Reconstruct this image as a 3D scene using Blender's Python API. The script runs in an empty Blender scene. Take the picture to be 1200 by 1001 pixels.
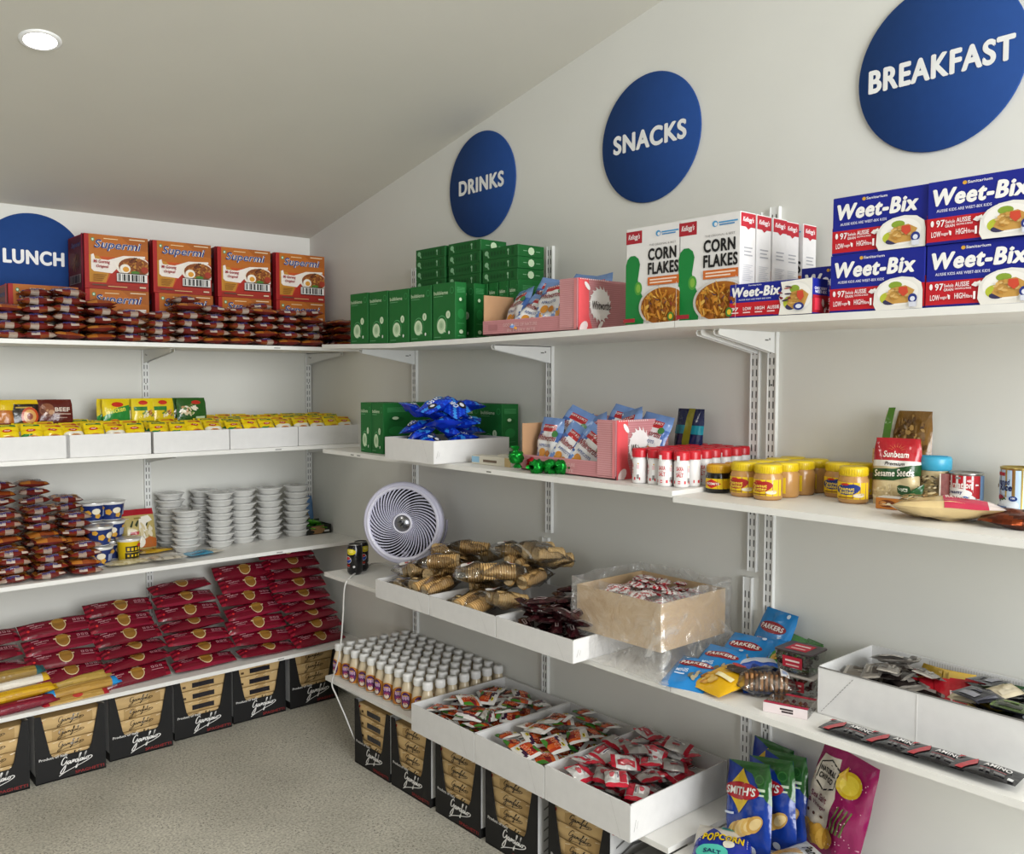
import bpy, math, random
from mathutils import Vector, Matrix, noise
RND = random.Random(11)
SC = bpy.context.scene
COL = SC.collection
# ------------------------------------------------------------------ camera
F_PX = 1048.37
YAW, PITCH, ROLL = math.radians(41.0565), math.radians(-3.0934), math.radians(0.0931)
CAM = Vector((-2.3139, -4.2788, 1.6))
_fw = Vector((math.sin(YAW)*math.cos(PITCH), math.cos(YAW)*math.cos(PITCH), math.sin(PITCH)))
_r0 = Vector((math.cos(YAW), -math.sin(YAW), 0)); _u0 = _r0.cross(_fw)
_r = _r0*math.cos(ROLL) + _u0*math.sin(ROLL); _u = _u0*math.cos(ROLL) - _r0*math.sin(ROLL)
cam = bpy.data.objects.new('camera', bpy.data.cameras.new('camera')); COL.objects.link(cam)
cam.matrix_world = Matrix(((_r.x, _u.x, -_fw.x, CAM.x), (_r.y, _u.y, -_fw.y, CAM.y), (_r.z, _u.z, -_fw.z, CAM.z), (0, 0, 0, 1)))
cam.data.sensor_fit = 'HORIZONTAL'; cam.data.sensor_width = 36.0
cam.data.lens = 36.0*F_PX/1200.0; cam.data.clip_start = 0.02
SC.camera = cam
# ------------------------------------------------------------------ view, world, daylight and added fill
SC.view_settings.view_transform = 'Standard'; SC.view_settings.look = 'None'
SC.view_settings.gamma = 1.0; SC.view_settings.use_curve_mapping = False
SC.view_settings.exposure = 0.0
SC.cycles.transparent_max_bounces = 24
W = bpy.data.worlds.new('daylight'); SC.world = W; W.use_nodes = True
_bg = W.node_tree.nodes['Background']; _bg.inputs[0].default_value = (0.86, 0.93, 1.0, 1); _bg.inputs[1].default_value = 1.0
def area_light(name, loc, aim, sx, sy, power, col):
    l = bpy.data.lights.new(name, 'AREA'); l.shape = 'RECTANGLE'; l.size = sx; l.size_y = sy
    l.energy = power; l.color = col
    o = bpy.data.objects.new(name, l); COL.objects.link(o); o.location = loc
    o.rotation_euler = (Vector(aim)-Vector(loc)).to_track_quat('-Z', 'Y').to_euler()
    return o
area_light('daylight_through_doorway', (-1.6, -7.35, 2.05), (-1.5, 0, 1.5), 2.4, 3.1, 285, (0.96, 0.985, 1.0))
area_light('added_side_fill_light', (-4.85, -3.6, 2.3), (0, -2.9, 2.6), 2.2, 1.3, 5, (1.0, 1.0, 0.98))  # added fill from the unseen side wall towards the upper right wall
# ------------------------------------------------------------------ point helpers: a pixel on a known plane of the place
def _ray(px, py): return _r*((px-600)/F_PX) - _u*((py-500.5)/F_PX) + _fw
def at(axis, v, px, py):
    d = _ray(px, py); return CAM + d*((v-CAM[axis])/d[axis])
def on_x(v, px, py): return at(0, v, px, py)
def on_y(v, px, py): return at(1, v, px, py)
def on_z(v, px, py): return at(2, v, px, py)
# ------------------------------------------------------------------ materials
def lin(c):
    if isinstance(c, str):
        c = c.lstrip('#'); c = ''.join(q*2 for q in c) if len(c) == 3 else c; c = [int(c[i:i+2], 16)/255 for i in (0, 2, 4)]
        return tuple(x/12.92 if x <= .04045 else ((x+.055)/1.055)**2.4 for x in c)
    return tuple(c[:3])
MATS = {}
FIN = dict(card=(.55, 0, .02, 30), film=(.16, 0, .5, 45), foil=(.28, .75, .45, 60), paint=(.45, 0, .0, 0), gloss=(.18, 0, 0, 0), plastic=(.35, 0, 0, 0), metal=(.3, 1, 0, 0), food=(.6, 0, .4, 90), matte=(.8, 0, .05, 40), kraft=(.75, 0, .08, 25), rubber=(.6, 0, 0, 0))
def fin(name):
    if name in MATS: return MATS[name]
    rough, metal, bump, scale = FIN[name]
    m = bpy.data.materials.new(name); m.use_nodes = True; nt = m.node_tree; b = nt.nodes['Principled BSDF']
    a = nt.nodes.new('ShaderNodeAttribute'); a.attribute_name = 'Col'
    tc = nt.nodes.new('ShaderNodeTexCoord'); n = nt.nodes.new('ShaderNodeTexNoise')
    n.inputs['Scale'].default_value = scale or 14; n.inputs['Detail'].default_value = 3
    nt.links.new(tc.outputs['Object'], n.inputs['Vector'])
    mix = nt.nodes.new('ShaderNodeMix'); mix.data_type = 'RGBA'; mix.blend_type = 'MULTIPLY'; mix.inputs[0].default_value = .12 if name != 'food' else .5
    nt.links.new(a.outputs['Color'], mix.inputs[6]); nt.links.new(n.outputs['Fac'], mix.inputs[7])
    nt.links.new(mix.outputs[2], b.inputs['Base Color'])
    b.inputs['Roughness'].default_value = rough; b.inputs['Metallic'].default_value = metal
    if name in ('card', 'matte', 'kraft'): b.inputs['Specular IOR Level'].default_value = .3
    if bump:
        bp = nt.nodes.new('ShaderNodeBump'); bp.inputs['Strength'].default_value = bump; bp.inputs['Distance'].default_value = .004
        nt.links.new(n.outputs['Fac'], bp.inputs['Height']); nt.links.new(bp.outputs[0], b.inputs['Normal'])
    MATS[name] = m; return m
def clear_film():
    if 'clear' in MATS: return MATS['clear']
    m = bpy.data.materials.new('clear'); m.use_nodes = True; nt = m.node_tree; nt.nodes.clear()
    out = nt.nodes.new('ShaderNodeOutputMaterial'); tr = nt.nodes.new('ShaderNodeBsdfTransparent'); gl = nt.nodes.new('ShaderNodeBsdfGlossy')
    tr.inputs[0].default_value = (.985, .985, .98, 1); gl.inputs['Roughness'].default_value = .12
    fr = nt.nodes.new('ShaderNodeFresnel'); fr.inputs[0].default_value = 1.45
    n = nt.nodes.new('ShaderNodeTexNoise'); n.inputs['Scale'].default_value = 22; n.inputs['Detail'].default_value = 4
    tc = nt.nodes.new('ShaderNodeTexCoord'); nt.links.new(tc.outputs['Object'], n.inputs['Vector'])
    bp = nt.nodes.new('ShaderNodeBump'); bp.inputs['Strength'].default_value = .9; bp.inputs['Distance'].default_value = .01
    nt.links.new(n.outputs['Fac'], bp.inputs['Height'])
    nt.links.new(bp.outputs[0], gl.inputs['Normal']); nt.links.new(bp.outputs[0], fr.inputs['Normal'])
    ad = nt.nodes.new('ShaderNodeMath'); ad.operation = 'MULTIPLY_ADD'; ad.inputs[1].default_value = 1.7; ad.inputs[2].default_value = .06
    nt.links.new(fr.outputs[0], ad.inputs[0])
    mx = nt.nodes.new('ShaderNodeMixShader'); nt.links.new(ad.outputs[0], mx.inputs[0]); nt.links.new(tr.outputs[0], mx.inputs[1]); nt.links.new(gl.outputs[0], mx.inputs[2])
    nt.links.new(mx.outputs[0], out.inputs[0]); MATS['clear'] = m; return m
def haze_film():
    # crumpled polythene: mostly see-through, milky where it creases, with sharp glints
    m = bpy.data.materials.new('haze'); m.use_nodes = True; nt = m.node_tree; nt.nodes.clear()
    N = nt.nodes.new; lk = nt.links.new
    out, tr, gl, df, mx, mx2 = N('ShaderNodeOutputMaterial'), N('ShaderNodeBsdfTransparent'), N('ShaderNodeBsdfGlossy'), N('ShaderNodeBsdfTranslucent'), N('ShaderNodeMixShader'), N('ShaderNodeMixShader')
    d2, ad = N('ShaderNodeBsdfDiffuse'), N('ShaderNodeMixShader'); d2.inputs[0].default_value = (.85, .85, .84, 1); df.inputs[0].default_value = (.85, .85, .84, 1)
    tc, n, rp, bp = N('ShaderNodeTexCoord'), N('ShaderNodeTexNoise'), N('ShaderNodeValToRGB'), N('ShaderNodeBump')
    n.inputs['Scale'].default_value = 10; n.inputs['Detail'].default_value = 6; n.inputs['Distortion'].default_value = 1.6; lk(tc.outputs['Object'], n.inputs['Vector'])
    rp.color_ramp.elements[0].position = .50; rp.color_ramp.elements[0].color = (.11, .11, .11, 1); rp.color_ramp.elements[1].position = .72; rp.color_ramp.elements[1].color = (.5, .5, .5, 1); lk(n.outputs['Fac'], rp.inputs[0])
    bp.inputs['Strength'].default_value = 1; bp.inputs['Distance'].default_value = .02; lk(n.outputs['Fac'], bp.inputs['Height']); gl.inputs['Roughness'].default_value = .16; lk(bp.outputs[0], gl.inputs['Normal'])
    ad.inputs[0].default_value = .5; lk(d2.outputs[0], ad.inputs[1]); lk(df.outputs[0], ad.inputs[2])
    lk(rp.outputs[0], mx.inputs[0]); lk(tr.outputs[0], mx.inputs[1]); lk(ad.outputs[0], mx.inputs[2])
    mx2.inputs[0].default_value = .19; lk(mx.outputs[0], mx2.inputs[1]); lk(gl.outputs[0], mx2.inputs[2]); lk(mx2.outputs[0], out.inputs[0]); MATS['haze'] = m; return m
def emit(name, col, s):
    m = bpy.data.materials.new(name); m.use_nodes = True; nt = m.node_tree; nt.nodes.clear()
    out = nt.nodes.new('ShaderNodeOutputMaterial'); e = nt.nodes.new('ShaderNodeEmission')
    e.inputs[0].default_value = (*col, 1); e.inputs[1].default_value = s; nt.links.new(e.outputs[0], out.inputs[0]); return m
def wall_paint(name, col):
    m = bpy.data.materials.new(name); m.use_nodes = True; nt = m.node_tree; b = nt.nodes['Principled BSDF']
    n = nt.nodes.new('ShaderNodeTexNoise'); n.inputs['Scale'].default_value = 3; n.inputs['Detail'].default_value = 6
    tc = nt.nodes.new('ShaderNodeTexCoord'); nt.links.new(tc.outputs['Object'], n.inputs['Vector'])
    r = nt.nodes.new('ShaderNodeValToRGB'); c = lin(col)
    r.color_ramp.elements[0].position = .3; r.color_ramp.elements[0].color = (c[0]*.95, c[1]*.95, c[2]*.95, 1); r.color_ramp.elements[1].color = (*c, 1)
    nt.links.new(n.outputs['Fac'], r.inputs[0]); nt.links.new(r.outputs[0], b.inputs['Base Color'])
    b.inputs['Roughness'].default_value = .7; b.inputs['Specular IOR Level'].default_value = .25
    n2 = nt.nodes.new('ShaderNodeTexNoise'); n2.inputs['Scale'].default_value = 220; nt.links.new(tc.outputs['Object'], n2.inputs['Vector'])
    bp = nt.nodes.new('ShaderNodeBump'); bp.inputs['Strength'].default_value = .06; bp.inputs['Distance'].default_value = .002
    nt.links.new(n2.outputs['Fac'], bp.inputs['Height']); nt.links.new(bp.outputs[0], b.inputs['Normal']); return m
def concrete():
    m = bpy.data.materials.new('polished_concrete'); m.use_nodes = True; nt = m.node_tree; b = nt.nodes['Principled BSDF']
    tc = nt.nodes.new('ShaderNodeTexCoord')
    def no(s, d): 
        n = nt.nodes.new('ShaderNodeTexNoise'); n.inputs['Scale'].default_value = s; n.inputs['Detail'].default_value = d
        nt.links.new(tc.outputs['Object'], n.inputs['Vector']); return n
    def ramp(src, p0, c0, p1, c1):
        r = nt.nodes.new('ShaderNodeValToRGB'); e = r.color_ramp.elements; e[0].position = p0; e[0].color = (*lin(c0), 1); e[1].position = p1; e[1].color = (*lin(c1), 1)
        nt.links.new(src, r.inputs[0]); return r
    big = ramp(no(2.2, 5).outputs['Fac'], .3, '#b3afa2', .75, '#d6d1c3')
    fine = ramp(no(110, 4).outputs['Fac'], .35, '#77736a', .62, '#ffffff')
    v = nt.nodes.new('ShaderNodeTexVoronoi'); v.inputs['Scale'].default_value = 95; nt.links.new(tc.outputs['Object'], v.inputs['Vector'])
    spk = ramp(v.outputs['Distance'], .16, '#2e2b27', .30, '#ffffff')
    v2 = nt.nodes.new('ShaderNodeTexVoronoi'); v2.inputs['Scale'].default_value = 38; nt.links.new(tc.outputs['Object'], v2.inputs['Vector'])
    spk2 = ramp(v2.outputs['Distance'], .05, '#3c3934', .12, '#ffffff')
    def mul(a, c, f):
        x = nt.nodes.new('ShaderNodeMix'); x.data_type = 'RGBA'; x.blend_type = 'MULTIPLY'; x.inputs[0].default_value = f
        nt.links.new(a, x.inputs[6]); nt.links.new(c, x.inputs[7]); return x.outputs[2]
    msk = ramp(no(9, 3).outputs['Fac'], .38, '#ffffff', .62, '#000000')
    spm = nt.nodes.new('ShaderNodeMix'); spm.data_type = 'RGBA'; spm.blend_type = 'LIGHTEN'; spm.inputs[0].default_value = 1
    nt.links.new(spk.outputs[0], spm.inputs[6]); nt.links.new(msk.outputs[0], spm.inputs[7])
    o = mul(mul(mul(big.outputs[0], fine.outputs[0], .5), spm.outputs[2], .8), spk2.outputs[0], .7)
    nt.links.new(o, b.inputs['Base Color']); b.inputs['Roughness'].default_value = .5; return m
# ------------------------------------------------------------------ mesh builder
class MB:
    def __init__(s): s.v = []; s.f = []; s.c = []; s.m = []; s.sm = []; s.mats = []
    def mi(s, f):
        if f not in s.mats: s.mats.append(f)
        return s.mats.index(f)
    def add(s, vs, fs, col, f='card', smooth=False):
        o = len(s.v); s.v += [tuple(v) for v in vs]; k = s.mi(f); multi = isinstance(col, list)
        cl = None if multi else lin(col)
        for i, q in enumerate(fs):
            s.f.append(tuple(j+o for j in q)); s.c.append(lin(col[i]) if multi else cl); s.m.append(k); s.sm.append(smooth)
    def box(s, x0, x1, y0, y1, z0, z1, col, f='card', M=None):
        vs = [Vector(p) for p in ((x0, y0, z0), (x1, y0, z0), (x1, y1, z0), (x0, y1, z0), (x0, y0, z1), (x1, y0, z1), (x1, y1, z1), (x0, y1, z1))]
        if M: vs = [M @ v for v in vs]
        s.add(vs, [(0, 3, 2, 1), (4, 5, 6, 7), (0, 1, 5, 4), (1, 2, 6, 5), (2, 3, 7, 6), (3, 0, 4, 7)], col, f)
    def rbox(s, x0, x1, y0, y1, z0, z1, r, col, f='card', M=None, seg=3):
        # box with rounded vertical edges and small top/bottom chamfer
        pts = []
        for cx, cy, a0 in ((x1-r, y1-r, 0), (x0+r, y1-r, 90), (x0+r, y0+r, 180), (x1-r, y0+r, 270)):
            for k in range(seg+1):
                a = math.radians(a0+90*k/seg); pts.append((cx+r*math.cos(a), cy+r*math.sin(a)))
        s.prism(pts, z0, z1, col, f, M, min(r*.5, (z1-z0)*.25))
    def prism(s, pts, z0, z1, col, f='card', M=None, ch=0, smooth=False):
        n = len(pts); cx = sum(p[0] for p in pts)/n; cy = sum(p[1] for p in pts)/n
        mx = max(math.hypot(p[0]-cx, p[1]-cy) for p in pts) or 1
        k = 1-ch/mx
        rings = [(z0, k), (z0+ch, 1), (z1-ch, 1), (z1, k)] if ch else [(z0, 1), (z1, 1)]
        vs = [Vector((cx+(p[0]-cx)*q, cy+(p[1]-cy)*q, z)) for z, q in rings for p in pts]
        if M: vs = [M @ v for v in vs]
        fs = [tuple(range(n-1, -1, -1)), tuple(range((len(rings)-1)*n, len(rings)*n))]
        for a in range(len(rings)-1):
            for i in range(n): j = (i+1) % n; fs.append((a*n+i, a*n+j, (a+1)*n+j, (a+1)*n+i))
        s.add(vs, fs, col, f, smooth)
    def lathe(s, prof, col, f='plastic', seg=20, M=None, cap=True, smooth=True):
        # prof: (r, z[, colour of the band above])
        vs = []; n = len(prof)
        for p in prof:
            for k in range(seg):
                a = 2*math.pi*k/seg; vs.append(Vector((p[0]*math.cos(a), p[0]*math.sin(a), p[1])))
        if M: vs = [M @ v for v in vs]
        fs = []; cs = []
        for i in range(n-1):
            c = prof[i][2] if len(prof[i]) > 2 else col
            for k in range(seg):
                j = (k+1) % seg; fs.append((i*seg+k, i*seg+j, (i+1)*seg+j, (i+1)*seg+k)); cs.append(c)
        s.add(vs, fs, cs, f, smooth)
        if cap:
            s.add(vs[:seg], [tuple(range(seg-1, -1, -1))], col, f); s.add(vs[-seg:], [tuple(range(seg))], prof[-1][2] if len(prof[-1]) > 2 else col, f)
    def tube(s, path, r, col, f='plastic', seg=8, cap=True):
        path = [Vector(p) for p in path]; n = len(path); vs = []; up = Vector((0, 0, 1)); prev = None
        for i, p in enumerate(path):
            t = (path[min(i+1, n-1)]-path[max(i-1, 0)]).normalized()
            if prev is None:
                a = up if abs(t.z) < .9 else Vector((1, 0, 0)); x = t.cross(a).normalized()
            else: x = (prev - t*prev.dot(t)).normalized()
            prev = x; y = t.cross(x); rr = r[i] if isinstance(r, (list, tuple)) else r
            for k in range(seg):
                a = 2*math.pi*k/seg; vs.append(p+x*(rr*math.cos(a))+y*(rr*math.sin(a)))
        fs = [(i*seg+k, i*seg+(k+1) % seg, (i+1)*seg+(k+1) % seg, (i+1)*seg+k) for i in range(n-1) for k in range(seg)]
        s.add(vs, fs, col, f, True)
        if cap: s.add(vs[:seg], [tuple(range(seg-1, -1, -1))], col, f); s.add(vs[-seg:], [tuple(range(seg))], col, f)
    def grid(s, fn, nu, nv, col, f='film', smooth=True, flip=False):
        vs = [fn(i/nu, j/nv) for j in range(nv+1) for i in range(nu+1)]; fs = []; cs = []; call = callable(col)
        for j in range(nv):
            for i in range(nu):
                a = j*(nu+1)+i; q = (a, a+1, a+nu+2, a+nu+1); fs.append(q[::-1] if flip else q); cs.append(col((i+.5)/nu, (j+.5)/nv) if call else col)
        s.add(vs, fs, cs, f, smooth)
    def mesh(s, name):
        me = bpy.data.meshes.new(name); me.from_pydata([tuple(v) for v in s.v], [], s.f)
        for m in s.mats: me.materials.append(fin(m) if m in FIN else clear_film() if m == 'clear' else MATS[m] if m in MATS else haze_film())
        me.polygons.foreach_set('material_index', s.m); me.polygons.foreach_set('use_smooth', s.sm)
        at_ = me.attributes.new('Col', 'FLOAT_COLOR', 'FACE'); flat = []
        for c in s.c: flat += [c[0], c[1], c[2], 1.0]
        at_.data.foreach_set('color', flat); me.update(); return me
# ------------------------------------------------------------------ lettering and print on faces
_TXT = {}
def glyphs(txt, bold=0.0, shear=0.0, res=3):
    key = (txt, bold, shear, res)
    if key in _TXT: return _TXT[key]
    off = min(bold, .014) if bold > 0 else bold; rest = max(0, bold-.014)
    cu = bpy.data.curves.new('lettering', 'FONT'); cu.body = txt; cu.resolution_u = res; cu.offset = off; cu.shear = shear; cu.space_character = 1.0+bold*2.2
    o = bpy.data.objects.new('lettering', cu); COL.objects.link(o)
    dg = bpy.context.evaluated_depsgraph_get(); me = bpy.data.meshes.new_from_object(o.evaluated_get(dg))
    v0 = [(v.co.x, v.co.y) for v in me.vertices]; f0 = [tuple(p.vertices) for p in me.polygons]
    bpy.data.objects.remove(o); bpy.data.curves.remove(cu); bpy.data.meshes.remove(me)
    vs, fs, lv = [], [], []
    for k, (dx, dy) in enumerate([(0, 0)] if rest == 0 else [(-1, 0), (1, 0), (0, .6), (0, -.6)] if rest > .02 else [(-1, 0), (1, 0)]):
        n = len(vs); lv += [k]*len(v0); vs += [(x+dx*rest, y+dy*rest) for x, y in v0]; fs += [tuple(i+n for i in q) for q in f0]
    x0 = min(v[0] for v in vs); x1 = max(v[0] for v in vs); y0 = min(v[1] for v in vs); y1 = max(v[1] for v in vs)
    vs = [((x-x0)/(x1-x0), (y-y0)/(y1-y0), q) for (x, y), q in zip(vs, lv)]
    _TXT[key] = (vs, fs, (x1-x0)/(y1-y0)); return _TXT[key]
SCRIPT = [[(.20, .86), (.14, .97), (.05, .80), (.0, .52), (.03, .38), (.10, .44), (.17, .62), (.19, .66), (.17, .45), (.11, .05), (.03, -.22), (-.04, -.25), (-.02, -.08), (.12, .28), (.22, .50)],
          [(.32, .60), (.26, .60), (.215, .44), (.24, .36), (.30, .52), (.32, .60), (.31, .42), (.335, .38), (.39, .56), (.40, .63), (.415, .58), (.41, .42)],
          [(.41, .42), (.44, .58), (.47, .62), (.455, .50)], [(.56, .62), (.50, .56), (.485, .42), (.52, .38), (.57, .50), (.56, .62), (.60, .58)],
          [(.60, .55), (.68, .90), (.70, 1.02), (.66, .98), (.60, .45), (.53, -.02), (.50, -.06), (.52, .10), (.64, .46)],
          [(.74, .62), (.68, .58), (.66, .44), (.69, .40), (.74, .54), (.75, .62), (.73, .46), (.75, .42), (.80, .60)], [(.80, .60), (.88, 1.0), (.89, 1.06), (.85, .95), (.80, .48), (.82, .42), (.86, .50)],
          [(.95, .64), (.89, .58), (.87, .46), (.91, .42), (.96, .54), (.95, .64), (1.02, .60)], [(-.10, -.42), (.10, -.22), (.45, .02), (.85, .26), (1.06, .46), (1.08, .60), (1.0, .66)]]
def curve2(p, n=4):
    out = []
    for i in range(len(p)-1):
        a, b, c, d = p[max(i-1, 0)], p[i], p[i+1], p[min(i+2, len(p)-1)]
        for k in range(n):
            t = k/n; out.append(tuple(.5*(2*b[j]+(c[j]-a[j])*t+(2*a[j]-5*b[j]+4*c[j]-d[j])*t*t+(3*b[j]-a[j]-3*c[j]+d[j])*t**3) for j in (0, 1)))
    return out+[p[-1]]
class Print:
    # flat print on a face: mp(s, t, height above the face) gives a point; s, t run 0..1 over the face
    def __init__(s, mb, mp, f='card', step=.00025, dens=1, clip=True): s.clip = clip; s.mb = mb; s.mp = mp; s.f = f; s.h = step; s.step = step; s.n = dens
    def cl(s, a): return min(max(a, .002), .998) if s.clip else a
    def _up(s): s.h += s.step*.4
    def poly(s, pts, col):
        s._up()
        if s.n == 1: s.mb.add([s.mp(a, b, s.h) for a, b in pts], [tuple(range(len(pts)))], col, s.f, False); return
        cx = sum(p[0] for p in pts)/len(pts); cy = sum(p[1] for p in pts)/len(pts); n = max(2, int(20*max(max(abs(p[0]-cx), abs(p[1]-cy)) for p in pts)))
        for (ax, ay), (bx, by) in zip(pts, pts[1:]+pts[:1]):
            vs = []; fs = []; ix = {}
            for i in range(n+1):
                for j in range(n+1-i):
                    ix[i, j] = len(vs); u, v = i/n, j/n; vs.append(s.mp(cx+(ax-cx)*u+(bx-cx)*v, cy+(ay-cy)*u+(by-cy)*v, s.h))
            for i in range(n):
                for j in range(n-i):
                    fs.append((ix[i, j], ix[i+1, j], ix[i, j+1]))
                    if i+j < n-1: fs.append((ix[i+1, j], ix[i+1, j+1], ix[i, j+1]))
            s.mb.add(vs, fs, col, s.f, True)
    def rect(s, x, y, w, h, col):
        s._up(); n = s.n; H = s.h; a = max(1, int(w*28)) if n == 5 else n; b = max(1, int(h*22)) if n == 5 else n
        s.mb.grid(lambda u, v: s.mp(x+w*u, y+h*v, H), a, b, col, s.f, n > 1)
    def ell(s, cx, cy, rx, ry, col, seg=20, a0=0, a1=360, rot=0):
        s._up(); cr, sr = math.cos(math.radians(rot)), math.sin(math.radians(rot))
        full = (a1-a0) >= 360; m = seg if full else seg+1
        rings = 1 if s.n == 1 else max(1, int(max(rx, ry)*24))
        vs = [s.mp(cx, cy, s.h)]
        for q in range(1, rings+1):
            for k in range(m):
                a = math.radians(a0+(a1-a0)*k/seg); ex, ey = rx*math.cos(a)*q/rings, ry*math.sin(a)*q/rings
                vs.append(s.mp(s.cl(cx+ex*cr-ey*sr), s.cl(cy+ex*sr+ey*cr), s.h))
        fs = []
        for k in range(seg if full else seg):
            k2 = (k+1) % m
            fs.append((0, 1+k, 1+k2))
            for q in range(1, rings): fs.append((1+(q-1)*m+k, 1+q*m+k, 1+q*m+k2, 1+(q-1)*m+k2))
        s.mb.add(vs, fs, col, s.f, s.n > 1)
    def text(s, txt, x, y, w, h, col, bold=0.0, shear=0.0, rot=0, outline=None, ow=.03, res=3):
        if outline: s.text(txt, x, y, w, h, outline, bold+ow, shear, rot)
        s._up(); vs, fs, asp = glyphs(txt, bold, shear, res); cr, sr = math.cos(math.radians(rot)), math.sin(math.radians(rot)); P = []
        up = .0005 if s.n == 5 else 0
        for a, b, q in vs:
            px, py = a*w, b*h
            if rot: px, py = px*cr-py*sr*1.0, px*sr+py*cr
            P.append(s.mp(x+px, y+py, s.h+up+q*.00009))
        s.mb.add(P, fs, col, s.f, False); s.h += .0002
    def stroke(s, pts, wd, col, asp=1.0):
        # a pen line of width wd (in s units) through pts; asp = face width / height
        s._up(); vs = []; n = len(pts)
        for i, (a, b) in enumerate(pts):
            p, q = pts[max(i-1, 0)], pts[min(i+1, n-1)]; tx, ty = q[0]-p[0], (q[1]-p[1])/asp; l = math.hypot(tx, ty) or 1; w = wd*(.55+.75*abs(ty)/l)*(.6 if i in (0, n-1) else 1)
            vs += [s.mp(a-ty/l*w, b+tx/l*w*asp, s.h), s.mp(a+ty/l*w, b-tx/l*w*asp, s.h)]
        s.mb.add(vs, [(2*i, 2*i+1, 2*i+3, 2*i+2) for i in range(n-1)], col, s.f, False)
    def script(s, x, y, w, h, col, wd, asp=1.0):
        # the flowing hand-drawn word on the spaghetti cartons
        for st in SCRIPT: s.stroke(curve2([(x+a*w+b*h*.0, y+b*h) for a, b in st]), wd, col, asp)
    def food(s, cx, cy, rx, ry, pal, n, seed, size=.22):
        r = random.Random(seed)
        for _ in range(n):
            a = r.uniform(0, 6.283); d = math.sqrt(r.random())*(1-size*.8)
            s.ell(cx+rx*d*math.cos(a), cy+ry*d*math.sin(a), rx*size*r.uniform(.6, 1.3), ry*size*r.uniform(.35, .9), r.choice(pal), 8, rot=r.uniform(0, 180))
    def bars(s, x, y, w, h, col='#1a1a1a', n=13, seed=3, back='#f4f4f2'):
        if back: s.rect(x-.04*w, y-.08*h, w*1.08, h*1.16, back)
        r = random.Random(seed); p = 0
        ws = [r.choice((1, 1, 2, 3)) for _ in range(2*n)]; t = sum(ws)
        for i, q in enumerate(ws):
            if i % 2 == 0: s.rect(x+w*p/t, y, w*q/t, h, col)
            p += q
def plane_map(O, U, V, N):
    O, U, V, N = Vector(O), Vector(U), Vector(V), Vector(N)
    return lambda a, b, h: O+U*a+V*b+N*h
def faces(w, d, h):
    # printed faces of a carton standing on z=0, front at y=0 facing -y, centred in x
    return dict(F=plane_map((-w/2, 0, 0), (w, 0, 0), (0, 0, h), (0, -1, 0)), R=plane_map((w/2, 0, 0), (0, d, 0), (0, 0, h), (1, 0, 0)),
                L=plane_map((-w/2, d, 0), (0, -d, 0), (0, 0, h), (-1, 0, 0)), T=plane_map((-w/2, 0, h), (w, 0, 0), (0, d, 0), (0, 0, 1)))
def cyl_map(r, z0, h, a0, a1):
    # label round a jar: s runs from angle a0 to a1 (degrees, -90 is the front)
    def mp(a, b, k):
        t = math.radians(a0+(a1-a0)*a); return Vector(((r+k)*math.cos(t), (r+k)*math.sin(t), z0+h*b))
    return mp
# ------------------------------------------------------------------ things and parts
def tag(o, label=None, cat=None, group=None, kind=None):
    if label: o['label'] = label
    if cat: o['category'] = cat
    if group: o['group'] = group
    if kind: o['kind'] = kind
    return o
def thing(name, label, cat, loc=(0, 0, 0), rot=0, group=None, mesh=None):
    o = bpy.data.objects.new(name, mesh); COL.objects.link(o); o.location = loc
    o.rotation_euler = rot if isinstance(rot, (tuple, list)) else (0, 0, rot) if not hasattr(rot, 'to_euler') else rot.to_euler()
    return tag(o, label, cat, group)
def part(name, mesh, parent, loc=(0, 0, 0), rot=(0, 0, 0), label=None):
    o = bpy.data.objects.new(name, mesh); COL.objects.link(o); o.parent = parent; o.location = loc; o.rotation_euler = rot
    if label: o['label'] = label
    return o
def struct(name, mesh, loc=(0, 0, 0)):
    o = bpy.data.objects.new(name, mesh); COL.objects.link(o); o.location = loc; o['kind'] = 'structure'; return o
class Kind:
    # one sort of goods: its parts' meshes are built once, every single one of it is an object with copies of the parts
    def __init__(s, name, cat, parts): s.name = name; s.cat = cat; s.parts = parts; s.proto = None
    def put(s, label, loc, rot=0, group=None, scale=None):
        if len(s.parts) == 1:
            o = thing(s.name, label, s.cat, loc, rot, group, s.parts[0][1])
        elif s.proto is None:
            o = thing(s.name, label, s.cat, loc, rot, group)
            for q in s.parts: part(q[0], q[1], o, q[2] if len(q) > 2 else (0, 0, 0), q[3] if len(q) > 3 else (0, 0, 0), q[4] if len(q) > 4 else None)
            s.proto = o
        else:
            o = s.proto.copy(); COL.objects.link(o); o.location = loc
            o.rotation_euler = rot if isinstance(rot, (tuple, list)) else (0, 0, rot) if not hasattr(rot, 'to_euler') else rot.to_euler()
            for k in ('label', 'group'):
                if k in o.keys(): del o[k]
            tag(o, label, s.cat, group)
            for ch in s.proto.children:
                c = ch.copy(); COL.objects.link(c); c.parent = o
        if scale: o.scale = scale
        return o
ORD = ['first', 'second', 'third', 'fourth', 'fifth', 'sixth', 'seventh', 'eighth', 'ninth', 'tenth', 'eleventh', 'twelfth', 'thirteenth', 'fourteenth', 'fifteenth', 'sixteenth', 'seventeenth', 'eighteenth', 'nineteenth', 'twentieth']
def level(k, n):
    return 'bottom' if k == 0 else 'top' if k == n-1 else ORD[k]+' from bottom'
RZ = -math.pi/2     # goods on the right wall's shelves face -x
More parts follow.
